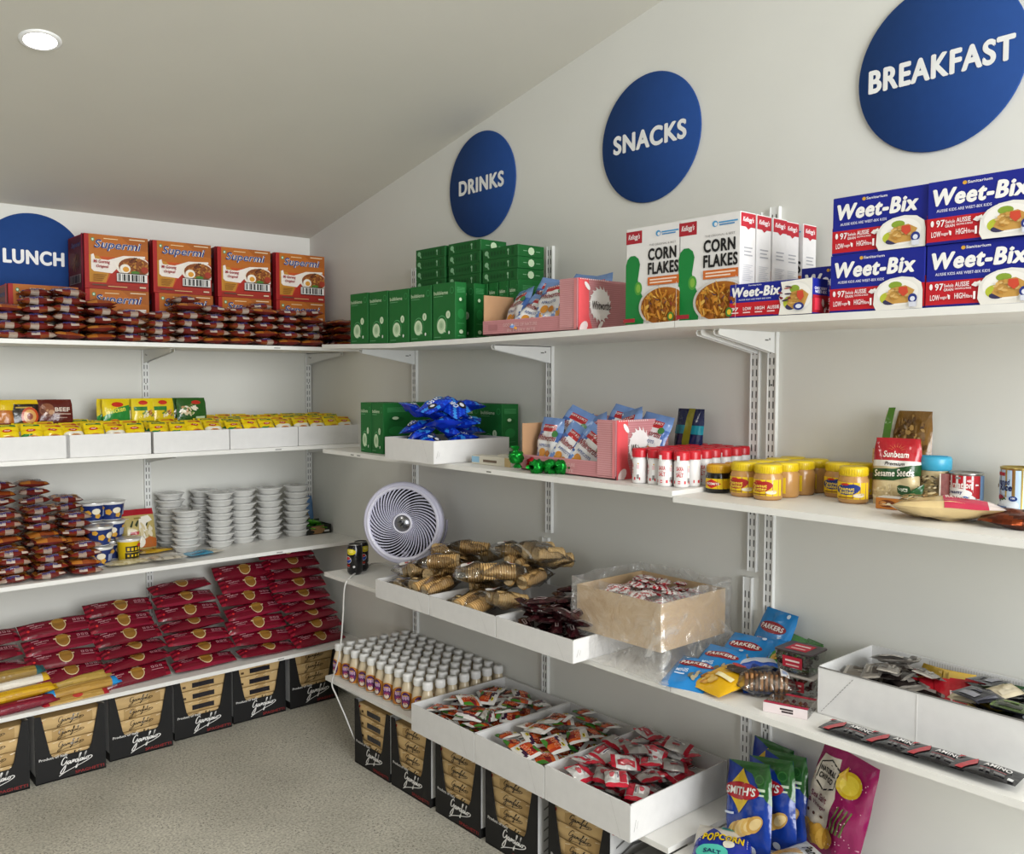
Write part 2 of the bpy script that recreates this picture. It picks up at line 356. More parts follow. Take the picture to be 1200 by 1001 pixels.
# ------------------------------------------------------------------ soft packets
PROXY = {}
def pillow(L, Wd, T, seed=0, puff=.55, crimp=.07, wob=.12, edge=.5):
    # S(u, v, top) over a film packet lying flat: u along its length, v across, welded ends
    rs = random.Random(seed); ox, oy = rs.uniform(0, 50), rs.uniform(0, 50)
    def S(u, v, k=0.0, top=True):
        a = 2*u-1; b = 2*v-1
        e = max(0.0, (1-crimp-abs(a))/(1-crimp)); w = max(0.0, 1-abs(b)**2.6)
        z = T/2*min(1, (e*1.0)**puff if e > 0 else 0)*(w**edge)
        nz = noise.noise(Vector((a*2.2+ox, b*2.2+oy, .3 if top else 7.1)))
        z *= 1+wob*2.2*nz
        x = L/2*a; y = Wd/2*b*(1-.06*(1-min(1, e*3)) + wob*.15*noise.noise(Vector((a*3+oy, b*.4, 2))))
        zo = wob*T*.5*noise.noise(Vector((a*1.6+ox, b*1.6, 5)))*.7
        return Vector((x, y, (z+k if top else -z-k)+zo))
    return S
def packet_mesh(name, L, Wd, T, topcol, botcol=None, seed=0, nu=14, nv=9, f='film', deco=None, **kw):
    S = pillow(L, Wd, T, seed, **kw); mb = MB()
    mb.grid(lambda u, v: S(u, v), nu, nv, topcol, f)
    mb.grid(lambda u, v: S(u, v, 0, False), nu, nv, botcol or topcol, f, True, True)
    if deco:
        G = [[S(i/nu, j/nv) for j in range(nv+1)] for i in range(nu+1)]
        def on_grid(a, b, k):
            x = min(max(a, 0), 1)*nu; y = min(max(b, 0), 1)*nv; i = min(int(x), nu-1); j = min(int(y), nv-1); p, q = x-i, y-j
            A, B, C_, D_ = G[i][j], G[i+1][j], G[i+1][j+1], G[i][j+1]
            n = (B-A+C_-D_).cross(D_-A+C_-B); n.normalize()
            return A*((1-p)*(1-q))+B*(p*(1-q))+C_*(p*q)+D_*((1-p)*q)+n*(k*2+.0005)
        deco(Print(mb, on_grid, f, .0003, 5))
    me = mb.mesh(name); PROXY[me.name] = [S(i/10, j/7, 0, t) for t in (True, False) for i in range(11) for j in range(8)]
    return me
class Drop:
    # goods settle one upon another: every one comes to rest on the highest thing below it
    def __init__(s, x0, x1, y0, y1, z0, cell=.008):
        s.b = (x0, x1, y0, y1); s.c = cell; s.nx = int((x1-x0)/cell)+1; s.ny = int((y1-y0)/cell)+1; s.z0 = z0; s.H = [[z0]*s.ny for _ in range(s.nx)]
    def rest(s, pts, x, y):
        x0, _, y0, _ = s.b; z = -9.0
        for p in pts:
            i = min(max(int((x+p.x-x0)/s.c), 0), s.nx-1); j = min(max(int((y+p.y-y0)/s.c), 0), s.ny-1); q = s.H[i][j]-p.z
            if q > z: z = q
        return z
    def fix(s, pts, x, y, z):
        x0, _, y0, _ = s.b
        for p in pts:
            i = int((x+p.x-x0)/s.c); j = int((y+p.y-y0)/s.c); h = z+p.z
            for a in (i-1, i, i+1):
                if 0 <= a < s.nx:
                    r = s.H[a]
                    for b in (j-1, j, j+1):
                        if 0 <= b < s.ny and r[b] < h: r[b] = h
    def drop(s, pts, x, y, sink=.001):
        z = s.rest(pts, x, y)-sink; s.fix(pts, x, y, z); return z
def proxy(kind):
    for q in kind.parts:
        if q[1].name in PROXY: return PROXY[q[1].name]
# ------------------------------------------------------------------ room shell
DL, DR = .4919, .4142          # shelf depths on the left and on the right wall
BT = .017                      # board thickness
CH, CS = 2.3335, .2079         # ceiling height at the left wall, rise per metre towards the room
XW, YW = -4.8, -7.2
MATS['wall_white'] = wall_paint('wall_white', '#e0dfd8'); MATS['ceiling_white'] = wall_paint('ceiling_white', '#d3d0c5'); MATS['floor_concrete'] = concrete(); MATS['wall_grey'] = wall_paint('wall_grey', '#66645f')
def shell(name, boxes, m):
    mb = MB()
    for b in boxes: mb.box(*b, '#dedbd6', m)
    return struct(name, mb.mesh(name))
shell('floor', [(XW-.1, .1, YW-.1, .1, -.1, 0)], 'floor_concrete')
shell('wall_left', [(XW-.1, .1, 0, .1, 0, 2.5)], 'wall_white')
shell('wall_right', [(0, .1, YW-.1, 0, 0, 4.0)], 'wall_white')
shell('wall_rear', [(XW-.1, -2.85, YW-.1, YW, 0, 4.0), (-.35, .0, YW-.1, YW, 0, 4.0), (-2.85, -.35, YW-.1, YW, 3.65, 4.0)], 'wall_white')
shell('wall_side', [(XW-.1, XW, YW, -4.8, 0, 4.0), (XW-.1, XW, -2.4, 0, 0, 4.0), (XW-.1, XW, -4.8, -2.4, 0, 1.6), (XW-.1, XW, -4.8, -2.4, 2.95, 4.0)], 'wall_grey')  # unseen wall with an added opening, coloured dark to cut bounced light
mb = MB(); zc = lambda y: CH-CS*y
mb.add([(XW-.1, .1, zc(.1)), (.1, .1, zc(.1)), (.1, YW-.1, zc(YW-.1)), (XW-.1, YW-.1, zc(YW-.1))]+[(XW-.1, .1, zc(.1)+.1), (.1, .1, zc(.1)+.1), (.1, YW-.1, zc(YW-.1)+.1), (XW-.1, YW-.1, zc(YW-.1)+.1)],
       [(0, 1, 2, 3), (7, 6, 5, 4), (0, 4, 5, 1), (1, 5, 6, 2), (2, 6, 7, 3), (3, 7, 4, 0)], '#dedbd6', 'ceiling_white')
struct('ceiling', mb.mesh('ceiling'))
# ------------------------------------------------------------------ ceiling light
p = on_z(2.604, 47, 47); nrm = Vector((0, -CS, -1)).normalized()
lq = Vector((0, 0, 1)).rotation_difference(-nrm).to_euler()
lp = Vector((p.x, p.y, zc(p.y)))
MATS['lamp_glow'] = emit('lamp_glow', (1, .97, .92), 9)
mb = MB(); mb.lathe([(.044, -.004), (.052, -.006), (.058, -.003), (.059, .002)], '#f2f2f0', 'plastic', 32, cap=False); ring_m = mb.mesh('trim_ring')
mb = MB(); mb.lathe([(.0005, -.005), (.045, -.005), (.045, -.003)], '#ffffff', 'lamp_glow', 32, cap=False); dif_m = mb.mesh('diffuser')
def downlight(x, y, label, power):
    q = Vector((x, y, zc(y))); dl = thing('ceiling_downlight', label, 'ceiling light', q, tuple(lq))
    part('trim_ring', ring_m, dl); part('diffuser', dif_m, dl, label='glowing diffuser')
    sp = bpy.data.lights.new('downlight_beam', 'SPOT'); sp.energy = power; sp.spot_size = math.radians(150); sp.spot_blend = .9; sp.shadow_soft_size = .12; sp.color = (1, .97, .9)
    so = bpy.data.objects.new('downlight_beam', sp); COL.objects.link(so); so.location = q+nrm*.03; so.rotation_euler = nrm.to_track_quat('-Z', 'Y').to_euler()
downlight(lp.x, lp.y, 'round white recessed downlight glowing in the sloping ceiling', 34)
downlight(lp.x, lp.y-2.2, 'added unseen downlight behind the viewer, above the middle of the room', 44)  # lamp added out of view to brighten the upper walls
downlight(lp.x, lp.y-4.4, 'added unseen downlight behind the viewer, nearest the doorway', 40)  # another lamp added out of view for more light from above
# ------------------------------------------------------------------ shelves
ZL = [1.7305, 1.2665, .7905, .2905]      # undersides on the left wall, top to bottom
ZR1 = [(-.865, 1.7265), (-1.4, 1.7165), (-1.92, 1.7205), (-2.4, 1.728), (-2.755, 1.7375), (-3.2, 1.734), (-3.95, 1.731)]
def lerp(tab, y):
    if y >= tab[0][0]: return tab[0][1]
    for (a, za), (b, zb) in zip(tab, tab[1:]):
        if y >= b: return za+(zb-za)*(y-a)/(b-a)
    return tab[-1][1]
Z5 = .272
def under(level_, y):
    if level_ == 1: return lerp(ZR1, y)
    if level_ == 2: return 1.281 if y > -2.756 else 1.2685
    if level_ == 3: return .7475
    return .2925 if y > -2.756 else Z5
def top(level_, y): return under(level_, y)+BT
TL = [z+BT for z in ZL]
WH = '#e6e4df'
names_l = ['top', 'second', 'third', 'lowest']
for k, z in enumerate(ZL):
    mb = MB(); mb.box(-2.6, -.002, -DL, -.0145, z, z+BT, WH, 'paint')
    for x in (-1.75, -.45): mb.box(x, x+.03, -DL-.0006, -DL, z+.005, z+.0095, '#8d8d89', 'plastic')
    tag(thing('shelf_board', f'{names_l[k]} white shelf board on the left wall', 'shelf', mesh=mb.mesh('shelf_board')))
def rboard(level_, y0, y1, label):
    ys = [y0]+[q for q, _ in ZR1 if y1 < q < y0 and level_ == 1]+[y1]; mb = MB(); vs = []; fs = []
    for i, y in enumerate(ys):
        z = under(level_, y-.0001 if i == 0 else y+.0001)
        vs += [(-DR, y, z), (-.0145, y, z), (-.0145, y, z+BT), (-DR, y, z+BT)]
        if i:
            a, b = (i-1)*4, i*4
            for q in range(4): fs.append((a+q, a+(q+1) % 4, b+(q+1) % 4, b+q)[::-1])
    fs += [(0, 1, 2, 3)[::-1], tuple(len(vs)-4+q for q in range(4))]
    mb.add(vs, fs, WH, 'paint')
    for q in ((y0-.24, y0-.29, -1.98) if level_ == 2 and y0 > -1 else ()): mb.box(-DR-.0006, -DR, q-.012, q+.012, under(level_, q)+.005, under(level_, q)+.0095, '#77776f', 'plastic')
    thing('shelf_board', label, 'shelf', mesh=mb.mesh('shelf_board'))
YE, YJ = -.865, -2.755
for k, n in ((1, 'top'), (2, 'second'), (3, 'third'), (4, 'lowest')):
    rboard(k, YE, YJ, f'{n} white shelf board on the right wall, left hand length')
    rboard(k, YJ-.003, -3.95, f'{n} white shelf board on the right wall, right hand length')
def rail_mesh(z0, z1, w=.028, t=.012):
    # slotted channel, back on y=0, face towards -y
    mb = MB(); mb.box(-w/2, w/2, -t, 0, z0, z1, '#e9e9e6', 'paint')
    for side in (-1, 1): mb.box(side*w/2-.0015, side*w/2+.0015, -t-.002, 0, z0, z1, '#e9e9e6', 'paint')
    pr = Print(mb, plane_map((0, -t, 0), (1, 0, 0), (0, 0, 1), (0, -1, 0)), 'paint', clip=False)
    z = z0+.012
    while z < z1-.03:
        pr.h = .0003
        for x in (-.0065, .0065): pr.rect(x-.0018, z, .0036, .02, '#4b4b49')
        z += .032
    for q in range(2):
        z = z0+(.25+.5*q)*(z1-z0); pr.ell(0, z, .003, .003, '#555550', 10)
    return mb.mesh('rail')
def bracket_mesh(d, hh=.062):
    # pressed steel arm below a shelf, root at the wall (y=0), running towards -y
    mb = MB(); pr = [(0, -hh), (0, 0), (-d, 0), (-d-.004, -.008), (-d, -.016), (-.07, -hh*.8)]
    for x0 in (-.009, .0068): 
        vs = [(x0, y, z) for y, z in pr]+[(x0+.0022, y, z) for y, z in pr]; n = len(pr)
        mb.add(vs, [tuple(range(n)), tuple(range(2*n-1, n-1, -1))]+[(i, i+n, (i+1) % n+n, (i+1) % n) for i in range(n)], '#e9e9e6', 'paint')
    mb.box(-.009, .009, -d, 0, -.0022, 0, '#e9e9e6', 'paint')
    for x in ((-.0094, .0092) if hh > .05 else ()): mb.box(x, x+.0006, -.05, -.034, -.026, -.022, '#6b6b66', 'plastic'); mb.box(x, x+.0006, -.03, -.024, -.024, -.018, '#6b6b66', 'plastic')
    return mb.mesh('bracket')
BR = bracket_mesh(.27); BRL = bracket_mesh(.34); BRF = bracket_mesh(.3, .018)
def upright(loc, rz, label, spans, zs):
    o = thing('shelf_upright', label, 'shelf upright', loc, rz)
    for z0, z1, dx in spans: part('rail', rail_mesh(z0, z1), o, (dx, 0, 0))
    for z, m in zs: part('bracket', m, o, (0, -.0125, z-.0005))
upright((-.86, 0, 0), 0, 'white slotted upright on the left wall behind the yellow seasoning trays', [(.03, 2.09, 0)], [(z, BRL if z > .5 else BRF) for z in ZL])
upright((-.022, 0, 0), 0, 'white slotted upright on the left wall tight in the room corner', [(.03, 2.09, 0)], [(z, BRL if z > .5 else BRF) for z in ZL])
for y, lab, low in ((-.968, 'white slotted upright on the right wall behind the green boxes and the fan', 0), (-1.846, 'white slotted upright on the right wall below the SNACKS side of the pink display carton', -.018), (-2.738, 'white slotted upright, left one of the pair beside the cornflakes boxes', -.014)):
    upright((0, y, 0), RZ, lab, [(1.02, 2.09, 0), (.03, 1.0, low)], [(under(k, y), BR if k < 4 else BRF) for k in (1, 2, 3, 4)])
upright((0, -2.796, 0), RZ, 'white slotted upright, right one of the pair beside the cornflakes boxes', [(.03, 2.1, 0)], [(under(k, -2.796), BR if k < 4 else BRF) for k in (1, 2, 3, 4)])
# ------------------------------------------------------------------ signs
BLUE = '#1c4383'
def sign(word, loc, rz, tw, th, bold=.05, dx=0, dz=0):
    o = thing('round_sign', f'round blue wall sign reading {word}', 'sign', loc, rz)
    mb = MB(); M = Matrix.Rotation(math.pi/2, 4, 'X')
    mb.lathe([(.0005, .001), (.207, .001), (.21, .003), (.21, .006), (.208, .008), (.0005, .008)], BLUE, 'matte', 72, M, cap=False)
    part('disc', mb.mesh('disc'), o)
    mb = MB(); pr = Print(mb, plane_map((0, -.0083, 0), (1, 0, 0), (0, 0, 1), (0, -1, 0)), 'plastic', .0006)
    pr.text(word, -tw/2+dx, -th/2+dz, tw, th, '#f3f3f1', bold, res=8); part('lettering', mb.mesh('lettering'), o, label='white lettering')
sign('LUNCH', (-1.317, 0, 2.094), 0, .240, .062, dz=.022)
sign('DRINKS', (0, -1.438, 2.383), RZ, .288, .062, dz=.002)
sign('SNACKS', (0, -2.315, 2.394), RZ, .312, .064)
sign('BREAKFAST', (0, -3.254, 2.385), RZ, .362, .062)
# ------------------------------------------------------------------ goods: helpers for the two walls
def spanR(xf, a, b, py):
    ya, yb = on_x(xf, a, py).y, on_x(xf, b, py).y; return (ya+yb)/2, abs(ya-yb)
def spanL(yf, a, b, py):
    xa, xb = on_y(yf, a, py).x, on_y(yf, b, py).x; return (xa+xb)/2, abs(xa-xb)
def carton(w, d, h, col, f='card', r=.002):
    mb = MB(); mb.rbox(-w/2, w/2, 0, d, 0, h, r, col, f, seg=2); fc = faces(w, d, h)
    return mb, {k: Print(mb, m, f) for k, m in fc.items()}
# ---- instant noodle cartons (left wall, top shelf)
def noodle_carton_mesh():
    w, d, h = .262, .232, .229
    mb, P = carton(w, d, h, '#a81f1c')
    F = P['F']; F.rect(.07, 0, .93, 1, '#b3301f'); F.rect(.07, .12, .93, .88, '#c4531f'); F.rect(.07, .60, .93, .4, '#b8681f')
    F.poly([(.07, .12), (.07, .62), (.22, .60), (.40, .40), (.32, .12)], '#c0842b'); F.poly([(.33, .12), (.45, .42), (.9, .62), (1, .60), (1, 0), (.33, 0)], '#ab2a1b')
    F.poly([(.55, 1), (1, 1), (1, .74), (.8, .78)], '#a85c1c'); F.rect(.07, 0, .93, .10, '#9c2a1d')
    F.ell(.13, .90, .028, .036, '#4f8f5a'); F.ell(.13, .90, .015, .02, '#d9e4d2'); F.rect(.70, .945, .25, .016, '#e9d9b6'); F.rect(.30, .925, .22, .014, '#e8cfa0')
    F.poly([(.10, .62), (.10, .36), (.14, .32), (.42, .30), (.50, .40), (.62, .58), (.95, .62), (.95, .66), (.60, .64), (.36, .54), (.16, .55), (.14, .64)], '#efe6dc')
    F.ell(.78, .44, .30, .20, '#efe5d6'); F.ell(.78, .45, .26, .17, '#8a4a1e'); F.food(.78, .46, .25, .16, ['#a8662a', '#c28a3d', '#7a3d18', '#b5762f', '#95561f'], 60, 2, .14)
    F.ell(.62, .40, .085, .085, '#f3ebdc'); F.ell(.63, .39, .05, .05, '#dd9a33'); F.ell(.93, .40, .06, .06, '#a33a24'); F.ell(.78, .34, .07, .03, '#4d7a2c'); F.food(.76, .56, .10, .07, ['#5c2a12', '#743a18'], 10, 5, .3)
    F.text('Mi Goreng', .13, .455, .25, .075, '#a3202c', .03, .15); F.text('Original', .17, .375, .19, .065, '#a3202c', .03, .15)
    F.text('Supermi', .14, .70, .74, .20, '#203a7c', .014, .25, 0, '#f3efe9', .04)
    F.bars(.50, .17, .45, .125, back='#e6e2dc'); F.rect(.48, .145, .49, .012, '#2b2320'); F.rect(.48, .305, .49, .012, '#2b2320')
    for k in range(4): F.rect(.12, .25-.035*k, .2-.02*k, .012, '#8a5a1d')
    F.rect(.10, .06, .22, .02, '#5f4a3a'); F.rect(.34, .045, .3, .014, '#d9b27a'); F.rect(.84, .05, .1, .025, '#e0cdb0')
    L = P['L']; L.rect(.04, .02, .92, .96, '#7e2c20'); L.rect(.1, .05, .75, .9, '#6d2a1f'); L.text('Supermi', .2, .76, .6, .13, '#31407a', .04, .25, 0, '#b9a79c', .04); L.food(.5, .5, .26, .17, ['#7a4522', '#8e5a2d', '#5d2f18'], 30, 3, .2); L.bars(.15, .12, .65, .14, '#2a1c1a', back='#a99a90'); L.rect(.9, 0, .1, 1, '#b02031')
    return mb.mesh('noodle_carton')
NC = Kind('noodle_carton', 'carton', [(None, noodle_carton_mesh())])
CW = .262; y_c = -.25
tops = [(97, 175), (176, 250), (251, 320), (321, 382)]; xs_top = [spanL(y_c, a, b, 300)[0] for a, b in tops]
step = (xs_top[3]-xs_top[0])/3
for k in range(5):
    x = xs_top[0]+(k-1)*step
    NC.put(['orange noodle carton in the lower row under the LUNCH sign, leftmost of the cartons', 'orange noodle carton in the lower row, directly below the one beside the LUNCH sign', 'orange noodle carton in the lower row, third from the left behind loose packets', 'orange noodle carton in the lower row almost hidden by a tall heap of loose packets', 'orange noodle carton in the lower row nearest the room corner'][k], (x, y_c, TL[0]+.0005), 0, 'instant noodle cartons')
for k, x in enumerate(xs_top):
    NC.put(['orange noodle carton in the upper row overlapping the LUNCH sign', 'orange noodle carton in the upper row, second from the LUNCH sign', 'orange noodle carton in the upper row, third from the LUNCH sign', 'orange noodle carton in the upper row nearest the room corner'][k], (x, y_c, TL[0]+.2305), 0, 'instant noodle cartons')
# ---- loose noodle packets
def rot3(*seq):
    M = Matrix.Identity(3)
    for ax, deg in seq: M = Matrix.Rotation(math.radians(deg), 3, ax) @ M
    return M
def noodle_packet(seed):
    r = random.Random(seed); ph = r.uniform(0, 6)
    def colr(u, v):
        if u < .05 or u > .95: return '#6e231c'
        if v < .10: return ['#c9b8aa', '#7d2822', '#a88f80', '#6b201b'][int(u*4+seed) % 4]
        if v < .26: return ['#5f1d16', '#b06f2e', '#86301a', '#9a5520'][int(u*4+ph) % 4]
        return '#b5702a' if u > .62 or u < .2 else '#8f431d'
    def colb(u, v): return ['#6b2019', '#8f4820', '#bfae9f', '#74261d'][int(u*4+seed) % 4] if v < .3 else '#6b221b'
    def deco(D):
        D.f = 'film'
        D.text('Supermi', .2, .40, .52, .26, '#2b3d7d', .04, .25, 0, '#ece4dc', .05)
        D.rect(.15, .10, .5, .07, '#ded2ca'); D.rect(.2, .115, .36, .03, '#5a3a6a'); D.text('Supermi', .25, .03, .4, .10, '#3a3f80', .03, .2); D.ell(.8, .5, .11, .16, '#d9b06a')
    return packet_mesh('noodle_packet', .121, .102, .031, colr, colb, seed, 16, 12, deco=deco, puff=.28, edge=.32, wob=.13)
NP = [Kind('noodle_packet', 'noodle packet', [(None, noodle_packet(s))]) for s in (1, 2, 3, 4)]
def settle(dr, kk, lab, x, y, M, group, sink=.001):
    # lets one packet in pose M come to rest at x, y
    pts = [M @ p for p in proxy(kk)]; z = dr.drop(pts, x, y, sink)
    return kk.put(lab, (x, y, z), M, group)
def stack(kinds, n, x, y, z0, lab, group, rz=0, jit=.004, tilt=4, rj=4):
    dr = Drop(x-.12, x+.12, y-.12, y+.12, z0)
    for k in range(n):
        kk = RND.choice(kinds); M = rot3(('X', RND.uniform(-tilt, tilt)), ('Y', RND.uniform(-tilt, tilt)), ('Z', rz+RND.uniform(-rj, rj)+(180 if RND.random() < .25 else 0)))
        settle(dr, kk, lab(k, n), x+RND.uniform(-jit, jit), y+RND.uniform(-jit, jit), M, group, -.0008)
cols1 = [(-8, 4), (30, 5), (66, 6), (103, 5), (138, 4), (172, 4), (205, 5), (236, 5), (266, 5), (294, 5), (322, 5), (348, 5)]
for i, (px, n) in enumerate(cols1):
    x = on_y(-.44, px+14, 402).x
    stack(NP, n, x, -.435, TL[0]+.0005, lambda k, n: f'noodle packet, top left shelf, front row, {ORD[i]} heap from left, {level(k, n)}', 'loose noodle packets on the top shelf')
    if i % 2 == 0 or n > 4:
        stack(NP, n+(1 if i in (1, 6, 9) else 0), x+.03, -.318, TL[0]+.0005, lambda k, n: f'noodle packet, top left shelf, rear row, {ORD[i]} heap from left, {level(k, n)}', 'loose noodle packets on the top shelf')
for i, (yy, n) in enumerate(((-.42, 4), (-.31, 4), (-.2, 3))):
    stack(NP, n, -.07, yy, TL[0]+.0005, lambda k, n: f'end-on noodle packet, top left shelf at right wall, {["front", "middle", "rear"][i]} heap, {level(k, n)}', 'loose noodle packets on the top shelf', 90)
# ------------------------------------------------------------------ right wall, top shelf
GRN = '#17682c'; GR2 = '#2d8a45'; PALE = '#cfe2c0'
def cup_box(w, d, h, turned=False):
    mb, P = carton(w, d, h, GRN)
    for q, ww in (('F', w), ('R', d), ('L', d)):
        D = P[q]; wide = (q == 'F')
        if wide:
            D.text('bubbleme', .06, .80, .62, .065, PALE, .01); D.rect(.06, .765, .4, .008, '#7fb787'); D.ell(.86, .86, .085, .06, '#3d9453'); D.ell(.86, .86, .07, .049, GRN)
            D.ell(.42, .27, .235, .165, '#5aa56a'); D.ell(.42, .27, .215, .15, GRN); D.ell(.40, .25, .19, .135, PALE); D.poly([(.5, .15), (.6, .13), (.52, .22)], PALE); D.ell(.40, .26, .12, .085, '#b5cfa8'); D.ell(.40, .26, .06, .05, '#9cbb92')
            D.ell(.70, .44, .095, .068, PALE); D.rect(.69, .41, .025, .06, '#6f9a70'); D.poly([(.72, .10), (.76, .10), (.78, .14), (.74, .16), (.71, .14)], '#eef3e6'); D.rect(.08, .05, .3, .01, '#6fae7b')
        else:
            for k in range(5): D.rect(.15, .90-.02*k, .7, .008, '#4f9c60')
            D.ell(.5, .68, .28, .05, '#0f5a24'); D.ell(.45, .70, .12, .03, PALE); D.ell(.5, .45, .3, .09, '#25803d'); D.rect(.2, .28, .6, .008, '#4f9c60'); D.ell(.5, .14, .17, .035, PALE); D.rect(.2, .06, .6, .01, '#5fa770')
    P['T'].rect(.05, .1, .9, .8, '#1f7235')
    return mb.mesh('drink_box')
gy = [spanR(-.385, a, b, 400) for a, b in ((411, 431), (432, 455), (456, 480), (481, 505), (506, 535))]
gw = sum(q[1] for q in gy)/5; gh = .203
GB = Kind('drink_box', 'box', [(None, cup_box(gw-.004, .05, gh))])
gc = [gy[0][0]-(gy[0][0]-gy[4][0])*k/4 for k in range(5)]
rows = [(-.385, 'front row'), (-.30, 'second row'), (-.235, 'third row'), (-.175, 'rear row')]
for xf, rn in rows:
    for k, y in enumerate(gc):
        GB.put(f'tall green drink carton on the top right shelf, {rn}, {ORD[k]} from the room corner', (xf, y, top(1, y)+.002), RZ, 'upright green drink boxes on the top shelf')
GT = Kind('drink_box', 'box', [(None, cup_box(.05, .13, gh))])
for k in range(5):
    y = on_x(-.25, 549+12*k+5, 360).y
    GT.put(f'green drink carton turned narrow side out behind the pink carton, {ORD[k]} from the left', (-.25, y, top(1, y)+.003), RZ, 'turned green drink boxes on the top shelf')
def flat_box():
    w, d, h = .194, .125, .0405
    mb, P = carton(w, d, h, '#155f28'); F = P['F']
    F.ell(.12, .58, .055, .22, '#8fbf95'); F.poly([(.13, .4), (.17, .15), (.2, .2), (.16, .5)], '#8fbf95')
    for k in range(5): F.ell(.27+.09*k, .5, .028, .2, '#0f4f20'); F.rect(.255+.09*k, .3, .02, .4, '#124f22')
    F.ell(.74, .62, .025, .12, '#9cc7a1'); F.rect(.735, .2, .02, .35, '#9cc7a1'); F.rect(.83, .2, .06, .6, '#0f4f20')
    Rr = P['R']; Rr.ell(.5, .5, .12, .34, PALE, 8); Rr.ell(.5, .5, .1, .28, '#c4dbb5', 8); Rr.rect(.2, .47, .14, .05, '#86b88c'); Rr.rect(.68, .47, .16, .05, '#86b88c')
    return mb.mesh('drink_box')
FB = Kind('drink_box', 'box', [(None, flat_box())])
zf = top(1, -1.7)+gh+.006
for c, (a, b, n) in enumerate(((486, 523, 4), (525, 563, 4), (565, 607, 3))):
    y = spanR(-.24, a, b, 305)[0]
    for k in range(n):
        FB.put(f'flat green drink box lying on the upright ones, {["left stack", "middle stack", "right stack"][c]}, {level(k, n)}', (-.24, y+RND.uniform(-.002, .002), zf+.0412*k), RZ, 'flat lying green drink boxes')
# ---- pink display cartons: low front, tall right end with the leaf mark
PINK, PINK2 = '#cf8f92', '#e2575c'
def display_carton(w, d, h, low):
    # w along the shelf, d deep; open top; kraft inside
    mb = MB(); t = .003; kin = '#b98f6a'
    mb.box(-w/2, w/2, 0, d, 0, t, PINK, 'card'); mb.box(-w/2, w/2, 0, t, 0, low, PINK, 'card')
    mb.box(-w/2, w/2, d-t, d, 0, h, PINK, 'card')
    mb.box(-w/2, -w/2+t, t, d-t, t, h*.86, kin, 'kraft')
    mb.box(w/2-t, w/2, 0, d, 0, h, PINK, 'card')
    # folded wing of the tall end round the front corner
    mb.box(w/2-.075, w/2, -t, 0, low*.2, h, PINK, 'card')
    fc = faces(w, d, h)
    D = Print(mb, plane_map((-w/2, 0, 0), (w-.075, 0, 0), (0, 0, low), (0, -1, 0)))
    for k in range(7): D.rect(0, .08+.13*k, 1, .03, '#c27f83')
    D.text('GOODNESS OF NATURE', .28, .52, .44, .22, '#e6bdbb', .01); D.text('IN EVERY BITE', .34, .16, .36, .2, '#e6bdbb', .01); D.rect(.08, .3, .12, .4, '#b27478')
    W_ = Print(mb, plane_map((w/2-.075, -t, 0), (.075, 0, 0), (0, 0, h), (0, -1, 0)))
    for k in range(26): W_.rect(0, .03+.037*k, 1, .012, '#dba6a6')
    W_.rect(.86, .03, .14, .95, '#df8486')
    R = Print(mb, fc['R']); R.rect(0, 0, 1, 1, '#cf9093')
    for k in range(24): R.rect(0, .02+.04*k, 1, .012, '#c07c80')
    R.rect(0, 0, .2, 1, PINK2); R.poly([(.2, .0), (.28, 0), (.2, .3)], PINK2)
    cx, cy = .42, .52
    R.ell(cx, cy, .20, .30, '#f4efec', 24)
    for k in range(18):
        a = 6.283*k/18; R.poly([(cx+.17*math.cos(a-.2), cy+.26*math.sin(a-.2)), (cx+.17*math.cos(a+.2), cy+.26*math.sin(a+.2)), (cx+.225*math.cos(a+.25), cy+.37*math.sin(a+.25))], '#f4efec')
    R.ell(.16, .86, .035, .09, '#f4efec', 12, rot=30); R.ell(.42, .12, .03, .09, '#f4efec', 12, rot=-30); R.ell(.09, .07, .07, .12, '#f0dcda', 12, rot=-25)
    R.text('Whitworths', .26, .42, .36, .16, '#34231f', .015, .2)
    for k in range(14): R.ell(.03+.04*k, .985, .012, .012, '#f2d9d8', 8)
    return mb.mesh('display_carton')
def apricot_pouch(seed, L=.16, Wd=.115, T=.035):
    def colr(u, v):
        if u > .86: return '#6f8fc4'
        if u > .72: return '#7b9bd0' if abs(v-.5) > .32 else '#b72a2f'
        if ((u-.42)/.30)**2+((v-.5)/.40)**2 < 1: return '#e8e6e6'
        if u < .28: return ['#5b7fc0', '#d9953c', '#6d8fca', '#c9d4e6'][int(v*7+u*4) % 4]
        return '#4469b0'
    def deco(D):
        m = D.mp; D.mp = lambda a, b, k: m(b, 1-a, k)
        D.text('SOFT & JUICY', .22, .76, .56, .06, '#efe8e6', .02); D.text('Whitworths', .14, .50, .72, .13, '#8b2a31', .03, .2); D.text('APRICOTS', .25, .38, .5, .06, '#51659a', .02)
        D.ell(.38, .26, .13, .09, '#d38d2f'); D.ell(.62, .25, .1, .07, '#c97e26'); D.ell(.8, .66, .09, .07, '#3e7a3f')
    return packet_mesh('fruit_pouch', L, Wd, T, colr, '#4b6fb5', seed, 20, 14, 'film', deco, wob=.2)
AP = [Kind('fruit_pouch', 'pouch', [(None, apricot_pouch(s))]) for s in (5, 6, 7)]
y0, y1 = on_x(-.385, 566, 385).y, on_x(-.385, 677, 380).y; wP = y0-y1; cyP = (y0+y1)/2; hP = .158
DC = Kind('display_carton', 'carton', [(None, display_carton(wP, .225, hP, .048))])
DC.put('pink open display carton with white leaf mark on the top shelf beside the green boxes', (-.385, cyP, top(1, cyP)+.005), RZ)
zP = top(1, cyP)+.008
